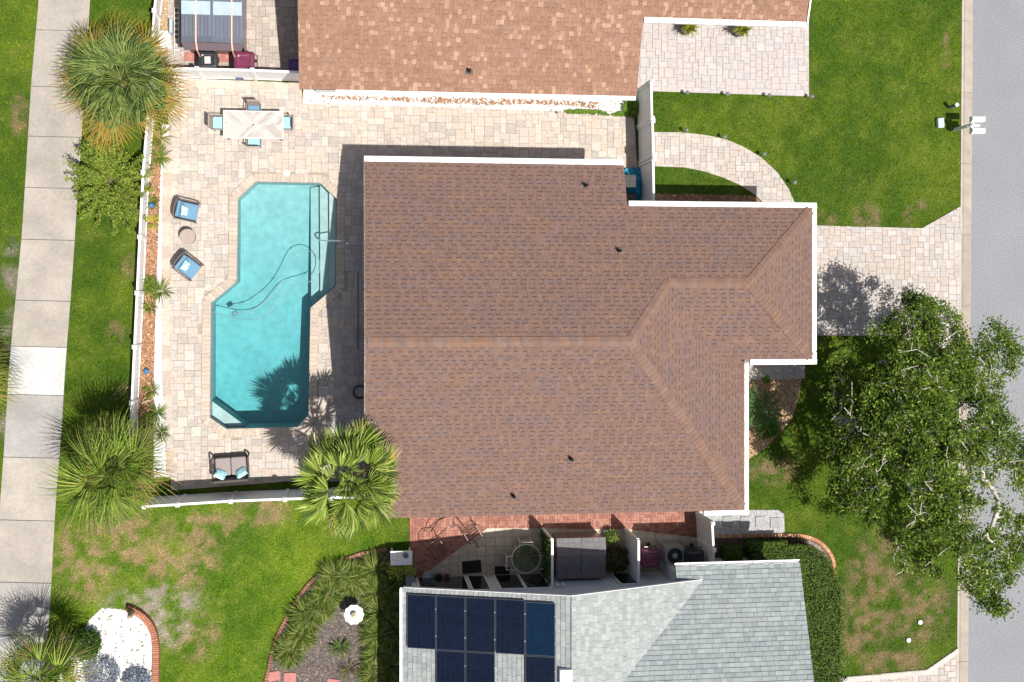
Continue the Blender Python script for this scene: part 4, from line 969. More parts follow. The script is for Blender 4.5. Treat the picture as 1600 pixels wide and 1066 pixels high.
# ------------------------------------------------------------------ street tree
def street_tree():
    rg = random.Random(21)
    outline = [(1395, 458), (1450, 465), (1482, 482), (1530, 497), (1576, 505), (1592, 560), (1570, 605), (1600, 640), (1622, 750), (1610, 850), (1585, 890), (1597, 950), (1565, 968), (1525, 935), (1500, 905), (1440, 893), (1408, 885), (1382, 842), (1328, 850), (1324, 800), (1290, 745), (1304, 700), (1284, 652), (1296, 594), (1316, 555), (1350, 528), (1387, 512)]
    cen = W(1440, 690, 5.0); base = W(1330, 655); base.x = cen.x - .4; base.y = cen.y + .1; base.z = 0
    o = thing('street_tree', 'broad leafy tree with pale grey limbs between driveway and road', 'tree', base)
    nodes = [(base.copy(), -1)]
    for t in (.5, 1.1, 1.7, 2.2): nodes.append((base + Vector((.06 * t, -.03 * t, t)), len(nodes) - 1))
    pts = []
    tries = 0
    while len(pts) < 420 and tries < 30000:
        tries += 1; u, v = rg.uniform(1270, 1622), rg.uniform(455, 968)
        if not inside(outline, u, v): continue
        d = math.hypot((u - 1450) / 175, (v - 705) / 260); zt = 6.1 - 2.5 * min(1, d) ** 2
        z = zt - abs(rg.gauss(0, .55)) if rg.random() < .8 else rg.uniform(3.0, zt)
        if fbm(np.array([u / 55.0]), np.array([v / 55.0]), 83)[0] < .475 and rg.random() < .93: continue
        p = W(u, v, z)
        if any((p - q).length < .33 for q in pts): continue
        pts.append(p)
    hub = nodes[4][0]; pts.sort(key=lambda p: (p - hub).length)
    tips = []
    for p in pts:
        bi = min(range(3, len(nodes)), key=lambda i: (nodes[i][0] - p).length + .25 * (nodes[i][0] - hub).length * .6)
        q = nodes[bi][0]; prev = bi; L = (p - q).length; ns_ = max(2, int(L / .35))
        for s in range(1, ns_ + 1):
            t = s / ns_; x = q.lerp(p, t) + Vector((rg.gauss(0, .05), rg.gauss(0, .05), .12 * math.sin(t * math.pi) * L * .4)) * (1 if s < ns_ else 0)
            nodes.append((x, prev)); prev = len(nodes) - 1
        tips.append(prev)
    bare = []                       # leafless pale twigs poking out of the crown
    for t in rg.sample(tips, 48):
        prev = t; x = nodes[t][0].copy(); d = Vector((rg.gauss(0, 1), rg.gauss(0, 1), rg.uniform(.2, .9))).normalized()
        for s in range(rg.randint(3, 6)):
            x = x + d * rg.uniform(.12, .22); d = (d + Vector((rg.gauss(0, .35), rg.gauss(0, .35), rg.gauss(0, .2)))).normalized(); nodes.append((x.copy(), prev)); prev = len(nodes) - 1
            if rg.random() < .4: nodes.append((x + Vector((rg.gauss(0, .2), rg.gauss(0, .2), .08)), prev))
        bare.append(prev)
    load = [0] * len(nodes)
    for t in tips + bare:
        i = t
        while i >= 0: load[i] += 1; i = nodes[i][1]
    rad = lambda i: .0115 * max(1, load[i]) ** .48 + .003
    m = MB(); mt = MB()
    for i, (p, par) in enumerate(nodes):
        if par < 0: continue
        g = U(.85, 1.1); (mt if i <= 4 else m).tube([nodes[par][0], p], [rad(par) if par > 4 or i <= 4 else rad(i) * 1.15, rad(i)], 6 if load[i] > 3 else 4, (.46 * g, .43 * g, .38 * g), cap=False)
    mt.build('trunk', 'bark', o, True); m.build('branches', 'bark', o, True)
    # leaf clumps round the twig ends and along the outer twigs
    cl = []
    for t in tips:
        c = nodes[t][0]; k = rg.randint(65, 150); r = rg.uniform(.13, .27)
        cl.append(np.array(c) + nr.normal(0, 1, (k, 3)) * np.array([r, r, r * .55]) * .75)
        par = nodes[t][1]
        if rg.random() < .45:
            c2 = nodes[par][0]; cl.append(np.array(c2) + nr.normal(0, 1, (50, 3)) * .2)
    A = np.concatenate(cl); pal = np.array([(.052, .098, .008), (.086, .145, .012), (.028, .055, .005), (.15, .215, .026), (.30, .35, .08)])
    idx = nr.choice(5, len(A), p=[.32, .28, .2, .14, .06])
    V, C = leaves_np(A, None, np.full(len(A), .070), pal[idx] * nr.uniform(.65, 1.35, len(A))[:, None] * np.repeat(nr.uniform(.7, 1.25, len(cl)), [len(q) for q in cl])[:, None], .6)
    V -= np.array(base); cr = np_mesh('crown', V, None, C, 'leaf', o); return o
street_tree()

# ------------------------------------------------------------------ hedges, shrubs, clumps
def leafy_mass(name, label, cat, base, centres, size, pal, spread=.8, group=None, stem=None, mt='leaf'):
    o = thing(name, label, cat, base, group=group); k = len(centres); pal = np.array(pal)
    V, C = leaves_np(centres, None, np.full(k, size), pal[nr.integers(0, len(pal), k)] * nr.uniform(.7, 1.3, k)[:, None], spread)
    V = V - np.array(base); np_mesh('foliage', V, None, C, mt, o)
    if stem: 
        m = MB()
        for a, c, r in stem: m.tube([a, Vector(a).lerp(Vector(c), .5) + Vector((U(-.04, .04), U(-.04, .04), .03)), c], [r, r * .7, r * .3], 5, (.25, .2, .14))
        m.build('stem', 'bark', o)
    return o
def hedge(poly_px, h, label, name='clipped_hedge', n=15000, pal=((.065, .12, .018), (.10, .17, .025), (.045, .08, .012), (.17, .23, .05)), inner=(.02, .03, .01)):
    P = W2(poly_px, 0); X, Y = scatter_in(P, n); k = len(X)
    a = np.array(P); cx, cy = a[:, 0].mean(), a[:, 1].mean()
    Z = h - np.abs(nr.normal(0, .09, k)) + .12 * (fbm(X * 2.5, Y * 2.5, 5) - .5) * 2; low = nr.random(k) < .25; Z[low] = nr.uniform(.1, h, low.sum())
    base = Vector((cx, cy, 0)); o = leafy_mass(name, label, 'hedge', base, np.stack([X, Y, Z], -1), .05, pal, .9)
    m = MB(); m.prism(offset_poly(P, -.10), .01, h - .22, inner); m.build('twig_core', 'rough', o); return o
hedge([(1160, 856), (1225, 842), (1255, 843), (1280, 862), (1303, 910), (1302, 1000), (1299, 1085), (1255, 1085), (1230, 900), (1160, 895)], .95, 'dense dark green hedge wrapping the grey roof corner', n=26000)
hedge([(1122, 847), (1146, 845), (1148, 880), (1122, 880)], .8, 'small clipped green bush touching the white gate', 'clipped_bush', 3000)
hedge([(1158, 840), (1216, 838), (1216, 850), (1158, 852)], .85, 'narrow clipped green bush behind the stepping stones', 'clipped_bush', 3000)
def clump(label, u, v, n, L, h, pal, name='liriope_clump', cat='plant', group=None, w=.012, seed=0, parts=1, material='grass', z0=0.0):
    """arching strap leaves"""
    rg = random.Random(seed); p = W(u, v, z0); m = MB()
    for i in range(n):
        a = rg.uniform(0, 6.283); l = L * rg.uniform(.6, 1.1); hh = h * rg.uniform(.6, 1.1); r0 = rg.uniform(0, .08); col = rg.choice(pal); g = rg.uniform(.75, 1.25); col = tuple(q * g for q in col)
        ca, sa = math.cos(a), math.sin(a); rows = []
        for t, ww in ((0, .7), (.35, 1), (.7, .8), (1, .05)):
            d = r0 + l * t; z = hh * (1.9 * t - 1.35 * t * t) + .02; rows.append(((p.x + ca * d - sa * w * ww, p.y + sa * d + ca * w * ww, z0 + z), (p.x + ca * d + sa * w * ww, p.y + sa * d - ca * w * ww, z0 + z)))
        for q in range(3):
            k = m.add(rows[q] + rows[q + 1]); m.face((k, k + 1, k + 3, k + 2), col)
    o = m.build(name, material, org=p); tag(o, label, cat, group); return o
LIR = [(.075, .125, .02), (.11, .165, .026), (.045, .075, .014), (.17, .22, .05), (.27, .27, .11)]
G = 'strappy plants in the garden bed'
CL = [(585, 890, 'strappy green plant under the white planter table'), (545, 897, 'strappy plant in bed, second from white planter table'), (512, 925, 'strappy plant beside brick edging above birdbath level'), (480, 958, 'broad strappy plant halfway down brick edging'), (470, 990, 'pale green strappy plant low along brick edging'), (452, 1015, 'small strappy plant at lower end of brick edging'),
      (590, 925, 'strappy plant right above birdbath'), (588, 990, 'dark strappy plant below birdbath against house'), (590, 1020, 'strappy plant at lower right of bed by gutter'), (595, 955, 'strappy plant touching birdbath on house side'), (585, 1050, 'strappy plant at bottom of bed by grey house'), (555, 905, 'strappy plant above birdbath behind edging'), (525, 900, 'strappy plant tucked inside brick curve'), (500, 945, 'dense strappy plant left of birdbath'), (612, 915, 'dark strappy plant in corner of grey house'), (610, 980, 'shaded strappy plant next to grey house wall'), (608, 1040, 'shaded strappy plant at lowest wall corner')]
for i, (u, v, lb) in enumerate(CL): clump(lb, u, v, 480, .66 if i % 3 else .76, .46, LIR, group=G, seed=100 + i)
clump('small spiky fern in middle of bare soil bed', 531, 1010, 60, .5, .3, [(.09, .15, .03), (.12, .17, .05)], name='fern', seed=61); clump('thin brownish spiky plant at bottom of soil bed', 545, 1045, 34, .45, .4, [(.2, .17, .08), (.12, .12, .04)], name='spiky_plant', seed=62)
# plants in the west bed
WB_ = [(250, 245, 60, .5, 'arching bright green plant at top of mulch bed'), (237, 318, 40, .35, 'small plant beside blue ball in mulch bed'), (240, 348, 40, .3, 'yellow green spiky plant level with first lounge chair'), (234, 446, 110, .42, 'bright bushy plant midway along mulch bed'), (252, 455, 40, .5, 'wispy plant leaning onto white gravel'), (236, 480, 30, .3, 'small tuft below bushy mulch plant'), (238, 610, 40, .36, 'thin green tuft below blue ball in mulch'), (246, 645, 50, .46, 'feathery plant near lower end of mulch bed'), (232, 660, 60, .4, 'green tuft beside driftwood in mulch bed'), (252, 675, 40, .4, 'wispy plant at lowest end of white gravel'), (250, 215, 40, .55, 'yellowish arching plant beneath big round palm')]
for i, (u, v, n_, l_, lb) in enumerate(WB_): clump(lb, u, v, n_, l_, .3, [(.13, .2, .03), (.18, .24, .04), (.09, .15, .03)] if i != 2 else [(.5, .42, .05), (.3, .34, .06)], name='bed_plant', group='plants in the mulch bed', seed=200 + i)
clump('bushy plant in gravel corner by white fence', 985, 170, 200, .36, .3, [(.14, .24, .03), (.2, .32, .04), (.1, .18, .03)], name='corner_plant', seed=230, w=.02)
gp = W2([(868, 172), (920, 172), (960, 175), (990, 177), (992, 183), (950, 181), (915, 179), (868, 177)]); X, Y = scatter_in(gp, 2600); k = fbm(X * 3, Y * 9, 8) > .42; X = X[k]; Y = Y[k]; k = len(X)
V, C = leaves_np(np.stack([X, Y, nr.uniform(.04, .13, k)], -1), None, np.full(k, .05), np.array([(.14, .24, .03), (.2, .32, .04), (.1, .18, .03)])[nr.integers(0, 3, k)], .6)
o = np_mesh('ground_cover', V, None, C, 'leaf'); o['kind'] = 'stuff'; o['label'] = 'low green ground cover between gravel strip and patio'; o['category'] = 'ground cover'
# shrub by the sidewalk: long feathery shoots
p = W(183, 288, 0); rg = random.Random(4); cen = []; st = []
for i in range(120):
    a = rg.uniform(0, 6.283); r = rg.uniform(.35, 1.1); e_ = Vector((p.x + math.cos(a) * r * 1.3, p.y + math.sin(a) * r * 1.75, rg.uniform(.9, 1.75) - .35 * r)); s0 = Vector((p.x, p.y, .15)); st.append((s0, e_, .02))
    for t in np.linspace(.35, 1.06, 34):
        q = s0.lerp(e_, t) + Vector((0, 0, .25 * math.sin(t * 3.14))); cen += [tuple(q + Vector((rg.gauss(0, .05), rg.gauss(0, .05), rg.gauss(0, .04)))) for _ in range(4)]
leafy_mass('feathery_shrub', 'feathery dark green shrub below big round palm beside sidewalk', 'shrub', p, np.array(cen), .055, [(.14, .21, .026), (.21, .28, .036), (.085, .13, .018), (.28, .33, .06)], .7, stem=st)
def ball_shrub(label, u, v, R, h, pal, n=2500, name='shrub', size=.05):
    p = W(u, v, 0); d = nr.normal(0, 1, (n, 3)); d /= np.linalg.norm(d, axis=1)[:, None]; r = R * nr.uniform(.55, 1.05, n) ** .5 * (1 + .25 * (nr.random(n) - .5))
    c = d * r[:, None] * np.array([1, 1, h / (2 * R)]); c[:, 2] += h / 2; c[:, 2] = np.maximum(c[:, 2], .03); c += np.array([p.x, p.y, 0])
    st = [((p.x, p.y, 0), (p.x + U(-.3, .3) * R, p.y + U(-.3, .3) * R, h * .8), .015) for _ in range(5)]
    return leafy_mass(name, label, 'shrub', p, c, size, pal, .9, stem=st)
ball_shrub('rounded dark green shrub at edge of white stone bed', 138, 1002, .52, .7, [(.05, .11, .015), (.075, .15, .02), (.035, .07, .012)])
ball_shrub('silvery blue shrub left in white stone bed', 160, 1050, .62, .45, [(.22, .25, .30), (.30, .33, .38), (.15, .17, .22)], 1500)
ball_shrub('silvery blue shrub beside brick wall in stone bed', 215, 1062, .48, .45, [(.20, .24, .30), (.28, .32, .38), (.12, .14, .2)], 1400)
ball_shrub('wispy grey shrub between sidewalk and stone bed', 105, 1005, .4, .6, [(.3, .28, .27), (.2, .19, .18), (.4, .38, .36)], 350, size=.04)
ball_shrub('dark leafy shrub between storage shed and slatted screen', 957, 868, .5, .9, [(.06, .09, .02), (.12, .11, .04), (.05, .06, .02)], 1300)
ball_shrub('bright green shrub at end of storage shed', 952, 836, .26, .7, [(.14, .2, .04), (.2, .26, .06)], 500)
# cycad beside the entry
cy = thing('cycad', 'feathery cycad with green fronds in pale mulch near entry', 'plant', W(1178, 640)); p = W(1178, 640); 
for i in range(22):
    a = i * 2.4 + U(-.2, .2); l = U(.75, 1.1); m = MB(); L_ = [Vector((p.x + math.cos(a) * l * t, p.y + math.sin(a) * l * t, .35 + .75 * t - .75 * t * t)) for t in np.linspace(0, 1, 8)]
    m.tube(L_, .008, 4, (.12, .2, .05))
    for t in np.linspace(.12, 1, 26):
        q = Vector((p.x + math.cos(a) * l * t, p.y + math.sin(a) * l * t, .36 + .75 * t - .75 * t * t)); ll = .2 * math.sin(min(1, t * .9 + .12) * 3.0)
        for s in (-1, 1):
            d = Vector((math.cos(a + s * 1.1), math.sin(a + s * 1.1), .1)); w_ = Vector((math.cos(a), math.sin(a), 0)) * .012
            m.poly([q - w_, q + w_, q + d * ll], jit(rnd.choice([(.07, .16, .04), (.1, .2, .05), (.05, .11, .03)]), .2))
    m.build('frond', 'leaf', cy)
clump('low leafy plant under cycad in pale mulch', 1198, 668, 120, .5, .3, [(.07, .13, .025), (.1, .17, .03)], name='bed_plant', seed=300, w=.03)
clump('short green plant at top of pale mulch bed', 1196, 594, 30, .16, .12, [(.12, .2, .03)], name='bed_plant', seed=301, w=.02)

# ------------------------------------------------------------------ outdoor furniture
TAUPE = (.30, .235, .195); TAUPE2 = (.36, .285, .235); BLUE = (.13, .255, .37); AQUA = (.30, .58, .66); DKB = (.085, .065, .058)
tb = W(396, 195, .74); tab = thing('dining_table', 'pale dining table with chevron plank top and four chairs', 'table', (tb.x, tb.y, .045)); tw, td = 2.08, .98
MB().box((tb.x, tb.y, .70), (tw - .02, td - .02, .03), col=(.42, .37, .34)).build('frame', 'wood', tab)
hw, hd = tw / 2 - .045, td / 2 - .045
for q, (cx_, cy_, dx_, dy_) in enumerate(((0, td / 2 - .022, tw, .044), (0, -td / 2 + .022, tw, .044), (-tw / 2 + .022, 0, .044, td - .09), (tw / 2 - .022, 0, .044, td - .09))): MB().box((tb.x + cx_, tb.y + cy_, .735), (dx_, dy_, .03), col=(.60, .56, .52)).build('edge_board', 'wood', tab)
for sx in (-1, 1):
    for sy in (-1, 1):
        quad = [(0, 0), (hw, 0), (hw, hd), (0, hd)]; n_ = 11; d0 = hw + hd
        for i in range(n_):       # planks run at 45 degrees and mirror in both axes
            a0, a1 = -hd + i * d0 / n_ + .004, -hd + (i + 1) * d0 / n_ - .004
            poly = quad
            for lim, sg in ((a0, 1), (a1, -1)):
                out = []
                for k in range(len(poly)):
                    A_, B2 = poly[k - 1], poly[k]; da = (A_[0] - A_[1] - lim) * sg; db = (B2[0] - B2[1] - lim) * sg
                    if (da < 0) != (db < 0): t = da / (da - db); out.append((A_[0] + (B2[0] - A_[0]) * t, A_[1] + (B2[1] - A_[1]) * t))
                    if db >= 0: out.append(B2)
                poly = out
                if len(poly) < 3: break
            if len(poly) < 3: continue
            MB().prism([(tb.x + sx * x, tb.y + sy * y) for x, y in poly], .716, .742 + U(-.001, .001), jit(rnd.choice([(.47, .435, .40), (.43, .395, .365), (.51, .475, .44), (.39, .355, .33)]), .06)).build('plank', 'wood', tab)
for sx in (-1, 1):
    for sy in (-1, 1): MB().box((tb.x + sx * .92, tb.y + sy * .4, .365), (.08, .08, .64), col=(.25, .2, .17)).build('leg', 'wood', tab)
MB().lathe((tb.x, tb.y, .744), [(.03, 0), (.03, .004), (.02, .006)], 12, (.02, .02, .02)).build('parasol_hole', 'attr', tab)
def dining_chair(label, u, v, rz, pillow):
    p = W(u, v, .045); o = thing('dining_chair', label, 'chair', p, rz, 'chairs round the dining table'); ORG[o.name] = Vector()     # local: back towards -x
    MB().rbox((0, 0, .40), (.48, .48, .06), 0, .04, TAUPE, n=2).build('seat', 'wicker', o)
    for x in (-.2, .2):
        for y in (-.2, .2): MB().tube([(x, y, 0), (x * .95, y * .95, .38)], [.016, .02], 6, DKB).build('leg', 'wicker', o)
    MB().rbox((-.27, 0, .66), (.05, .46, .50), 0, .02, TAUPE2, n=2, ry=-.16).build('backrest', 'wicker', o)
    for y in (-.25, .25): MB().tube(smooth_path([(-.25, y, .62), (-.05, y, .62), (.18, y, .60), (.21, y, .38)], 4), .018, 6, TAUPE).build('armrest', 'wicker', o)
    MB().rbox((.01, 0, .455), (.44, .44, .07), 0, .05, AQUA if pillow else BLUE, n=3, puff=.02).build('cushion', 'cloth', o)
    return o
dining_chair('taupe wicker chair between dining table and white fence', 399, 178, -math.pi / 2, 0)
dining_chair('taupe wicker chair with blue cushion at left table end', 345, 196, 0, 1)
dining_chair('taupe wicker chair with aqua cushion at right table end', 447, 196, math.pi, 1)
dining_chair('wicker chair with aqua cushion on pool side of table', 399, 222, math.pi / 2, 1)

def cushion(b_, c, d, rz, col, ry=0, rx=0): b_.rbox(c, d, rz, min(d[0], d[1], .22) * .28, col, n=3, ry=ry, rx=rx, puff=.02)
def pillow_part(o, c, s, rz, ry, cols, seed):
    """square scatter pillow, patterned with leaf shapes"""
    rg = random.Random(seed); m = MB(); N_ = 8; R = Matrix.Translation(c) @ Matrix.Rotation(rz, 4, 'Z') @ Matrix.Rotation(ry, 4, 'Y'); idx_ = {}
    for side in (1, -1):
        for i in range(N_ + 1):
            for j in range(N_ + 1):
                x, y = i / N_ * 2 - 1, j / N_ * 2 - 1; z = side * .09 * (max(0, (1 - x ** 4) * (1 - y ** 4))) ** .5; q = 1 - .08 * (1 - abs(x * y))
                idx_[side, i, j] = len(m.v); m.v.append(tuple(R @ Vector((x * s / 2 * q, y * s / 2 * q, z))))
        for i in range(N_):
            for j in range(N_):
                f = [idx_[side, i, j], idx_[side, i + 1, j], idx_[side, i + 1, j + 1], idx_[side, i, j + 1]]; m.face(f if side > 0 else f[::-1], rg.choice(cols))
    m.build('pillow', 'cloth', o, True)
def lounge_chair(label, u, v, rz, seed):
    p = W(u, v, .045); o = thing('lounge_chair', label, 'chair', p, rz, 'lounge chairs by the pool'); o.scale = (.86,) * 3; ORG[o.name] = Vector()      # faces +x
    MB().rbox((0, 0, .22), (.74, .74, .20), 0, .06, DKB, n=3).build('seat_base', 'wicker', o)
    for x in (-.32, .32):
        for y in (-.32, .32): MB().tube([(x, y, 0), (x, y, .14)], .022, 6, DKB).build('leg', 'wicker', o)
    m = MB(); n_ = 7
    rings = []
    for i in range(n_):
        y = -.37 + .74 * i / (n_ - 1); bow = -.05 * (1 - (2 * i / (n_ - 1) - 1) ** 2)
        rings.append([(-.33 + bow, y, .28), (-.38 + bow, y, .28), (-.50 + bow, y, .74), (-.47 + bow, y, .76), (-.43 + bow, y, .74)])
    m.loft(rings, (.12, .095, .085)); m.build('backrest', 'wicker', o)
    for y in (-.40, .40): MB().tube(smooth_path([(-.46, y, .68), (-.2, y, .58), (.2, y, .54), (.36, y, .50), (.38, y, .1)], 4), .028, 6, (.14, .11, .10)).build('armrest', 'wicker', o)
    m = MB(); cushion(m, (.05, 0, .39), (.70, .66, .15), 0, BLUE); m.build('seat_cushion', 'cloth', o)
    m = MB(); cushion(m, (-.30, 0, .60), (.13, .66, .46), 0, BLUE, ry=-.22); m.build('back_cushion', 'cloth', o)
    pillow_part(o, (-.10, U(-.05, .05), .58), .40, .1, 1.05, [(.45, .66, .68), (.62, .76, .76), (.2, .45, .52), (.55, .72, .73)], seed)
    return o
lounge_chair('wicker lounge chair with blue cushions above round side table', 296, 331, math.radians(-12), 1)
lounge_chair('wicker lounge chair with blue cushions below round side table, turned', 297, 418, math.radians(-38), 2)
p = W(296, 371, .045); st_ = thing('side_table', 'round taupe wicker side table between two lounge chairs', 'table', p)
MB().lathe((p.x, p.y, .045), [(.23, 0), (.24, .04), (.20, .2), (.24, .42), (.255, .44)], 24, TAUPE).build('base', 'wicker', st_, True)
MB().lathe((p.x, p.y, .485), [(.265, 0), (.27, .02), (.25, .03), (.09, .03), (.085, .026), (.07, .026)], 28, (.37, .30, .255)).build('top', 'wicker', st_)
p = W(363, 727, .045); lv = thing('loveseat', 'brown wicker loveseat with two aqua pillows by white fence', 'sofa', p, math.pi / 2 + .06); ORG[lv.name] = Vector()   # faces +x, then turned north
MB().rbox((0, 0, .22), (.72, 1.16, .22), 0, .05, DKB, n=2).build('seat_base', 'wicker', lv)
MB().rbox((-.40, 0, .50), (.09, 1.20, .62), 0, .03, (.10, .078, .07), n=2, ry=-.12).build('backrest', 'wicker', lv)
for y in (-.62, .62):
    MB().tube(smooth_path([(-.42, y, .60), (.1, y, .58), (.34, y, .57), (.38, y, .05)], 4), .035, 6, DKB).build('armrest', 'wicker', lv)
for x in (-.32, .32):
    for y in (-.52, .52): MB().box((x, y, .06), (.05, .05, .12), col=DKB).build('leg', 'wicker', lv)
for y in (-.27, .27):
    m = MB(); cushion(m, (.03, y, .39), (.64, .53, .12), 0, (.27, .235, .225)); m.build('seat_cushion', 'cloth', lv)
for i, (y, a) in enumerate(((-.36, .5), (.36, -.5))): pillow_part(lv, (-.20, y, .57), .42, a, .9, [(.35, .66, .72), (.55, .76, .8), (.18, .5, .58), (.4, .7, .75)], 10 + i)

# ------------------------------------------------------------------ top neighbour's yard
def wheelie_bin(name, label, u, v, rz, col, h=.95, w=.56, d=.62, cat='bin', z0=.045, group=None):
    p = W(u, v, z0); o = thing(name, label, cat, p, rz, group); ORG[o.name] = Vector()
    rings = [[(sx * w / 2 * t + dx, sy * d / 2 * t, z) for sx, sy in ((-1, -.85), (-.85, -1), (.85, -1), (1, -.85), (1, .85), (.85, 1), (-.85, 1), (-1, .85))] for z, t, dx in ((.05, .78, 0), (.3, .86, 0), (h - .06, .98, 0), (h - .04, 1.04, 0), (h, 1.04, 0))]
    MB().loft(rings, col).build('body', 'gloss', o)
    rings = [[(sx * w / 2 * t + .01, sy * d / 2 * t, h + z) for sx, sy in ((-1, -.8), (-.8, -1), (.8, -1), (1, -.8), (1, .8), (.8, 1), (-.8, 1), (-1, .8))] for z, t in ((.003, 1.08), (.05, 1.08), (.085, .95), (.10, .7), (.085, .55))]
    MB().loft(rings, tuple(q * 1.25 for q in col)).build('lid', 'gloss', o)
    MB().tube([(w / 2 * 1.02, -d * .4, h - .02), (w / 2 + .12, -d * .36, h + .02), (w / 2 + .12, d * .36, h + .02), (w / 2 * 1.02, d * .4, h - .02)], .018, 6, tuple(q * .7 for q in col)).build('handle', 'gloss', o)
    for y in (-d * .38, d * .38):
        MB().tube([(w / 2 - .06, y - .03, .11), (w / 2 - .06, y + .03, .11)], .11, 12, (.015, .015, .015)).build('wheel', 'rough', o)
    return o
sp0 = W(333, 30, 0); shed = thing('storage_shed', 'dark grey resin storage shed with two straps over roof', 'shed', sp0); ORG[shed.name] = Vector(sp0)
Z1 = 1.95; xl, xr = W(283, 40, Z1).x, W(380, 40, Z1).x; yb, yt_ = W(330, 67, Z1).y, 12.6
GRY = (.10, .115, .145)
MB().box(((xl + xr) / 2, (yb + yt_) / 2, .93), (xr - xl - .16, yt_ - yb - .16, 1.8), col=(.10, .075, .075)).build('wall', 'gloss', shed)
xm = (xl + xr) / 2; m = MB(); m.loft([[(xl, yb, Z1 - .1), (xl, yb, Z1), (xm, yb, Z1 + .12), (xr, yb, Z1), (xr, yb, Z1 - .1)], [(xl, yt_, Z1 - .1), (xl, yt_, Z1), (xm, yt_, Z1 + .12), (xr, yt_, Z1), (xr, yt_, Z1 - .1)]], GRY); rf = m.build('roof', 'gloss', shed)
npan = 16
for i in range(npan):
    x = xl + (i + .5) * (xr - xl) / npan; z = Z1 + .12 * (1 - abs(x - xm) / (xr - xm)); MB().box((x, (yb + .18 + yt_) / 2, z + .014), ((xr - xl) / npan - .022, yt_ - yb - .2, .022), col=jit((.125, .14, .175), .08)).build('roof_panel', 'gloss', shed)
for (x0_, x1_) in ((xl + .03, xm - .05), (xm + .05, xr - .03)):
    y0_, y1_ = W(330, 24, Z1 + .1).y, W(330, 3, Z1 + .1).y; zz = Z1 + .135
    m = MB(); m.box(((x0_ + x1_) / 2, (y0_ + y1_) / 2, zz + .01), (x1_ - x0_, y1_ - y0_, .03), col=(.36, .45, .54)); sk = m.build('skylight', 'gloss', shed)
m = MB(); m.loft([[(xl, yb, Z1 - .02), (xr, yb, Z1 - .02), (xr, yb, Z1 - .12), (xl, yb, Z1 - .12)], [(xl + .08, yb - .22, Z1 - .16), (xr - .08, yb - .22, Z1 - .16), (xr - .08, yb - .22, Z1 - .2), (xl + .08, yb - .22, Z1 - .2)]], (.12, .09, .10)); m.build('eave', 'gloss', shed)
for u in (306, 362):
    q = W(u, 40, Z1 + .15); 
    s0 = tag(MB().loft([[(q.x - .025, y, z), (q.x + .025, y, z), (q.x + .025, y, z + .012), (q.x - .025, y, z + .012)] for y, z in ((yt_ - .3, Z1 + .165), (yb + .02, Z1 + .165), (yb - .23, Z1 - .12), (yb - .28, 1.2), (yb - .3, .1))]).build('tie_down_strap', 'strap', org=(q.x, yb, 0)), 'orange tie down strap over shed roof, ' + ('left one' if u < 330 else 'right one'), 'strap', 'straps over the shed')
# row of concrete blocks, board, bins, patches of brick
for i in range(9):
    q = W(276, 16 + i * 8.3, .2); m = MB()
    for (cx_, cy_, dx_, dy_) in ((-.08, 0, .03, .18), (.08, 0, .03, .18), (0, .08, .13, .025), (0, -.08, .13, .025)): m.box((q.x + cx_, q.y + cy_, .11), (dx_, dy_, .2), col=(.62, .61, .60))
    m.box((q.x, q.y, .03), (.12, .12, .02), col=(.05, .05, .05))
    tag(m.build('concrete_block', 'rough', org=(q.x, q.y, 0)), 'hollow pale concrete block in row beside shed, number %s from fence' % ['nine', 'eight', 'seven', 'six', 'five', 'four', 'three', 'two', 'one'][i], 'concrete block', 'concrete blocks beside the shed')
q = W(258, 62, .03); tag(MB().box((q.x, q.y, .035), (.40, .62, .03), .08, (.74, .74, .73)).build('white_board', 'attr', org=(q.x, q.y, .01)), 'white board lying on mulch next to concrete blocks', 'board')
q = W(268, 42, .4); tag(MB().rbox((q.x, q.y, .3), (.12, .5, .5), 0, .02, (.42, .46, .47), n=2).build('utility_box', 'attr', org=(q.x, q.y, .03)), 'grey utility box standing beside concrete blocks', 'box')
rb = structure(tri_fill('red_paving', W2([(288, 82), (362, 82), (362, 98), (288, 96)]), [], .05, 'sand', (.3, .2, .16))); pavers(rb, W2([(288, 82), (362, 82), (362, 98), (288, 96)]), .066, .11, [(.42, .17, .15), (.47, .2, .18), (.38, .15, .13)], [(2, 1), (1, 2)], n_ind=0, name='brick', material='brick', seed=44)
bn = wheelie_bin('trash_bin', 'black bin with white sticker below shed roof', 331, 105, math.pi / 2, (.022, .025, .03), .95)
MB().box((0, 0, 1.058), (.24, .2, .006), .05, (.6, .56, .52)).build('sticker', 'attr', bn)
wheelie_bin('recycling_bin', 'maroon wheeled bin between shed and white fence', 386, 107, 0, (.115, .022, .05), 1.0, .66, .64)
wheelie_bin('recycling_bin', 'purple bin in shade by terracotta roof', 462, 109, 0, (.09, .04, .17), .6, .4, .4)
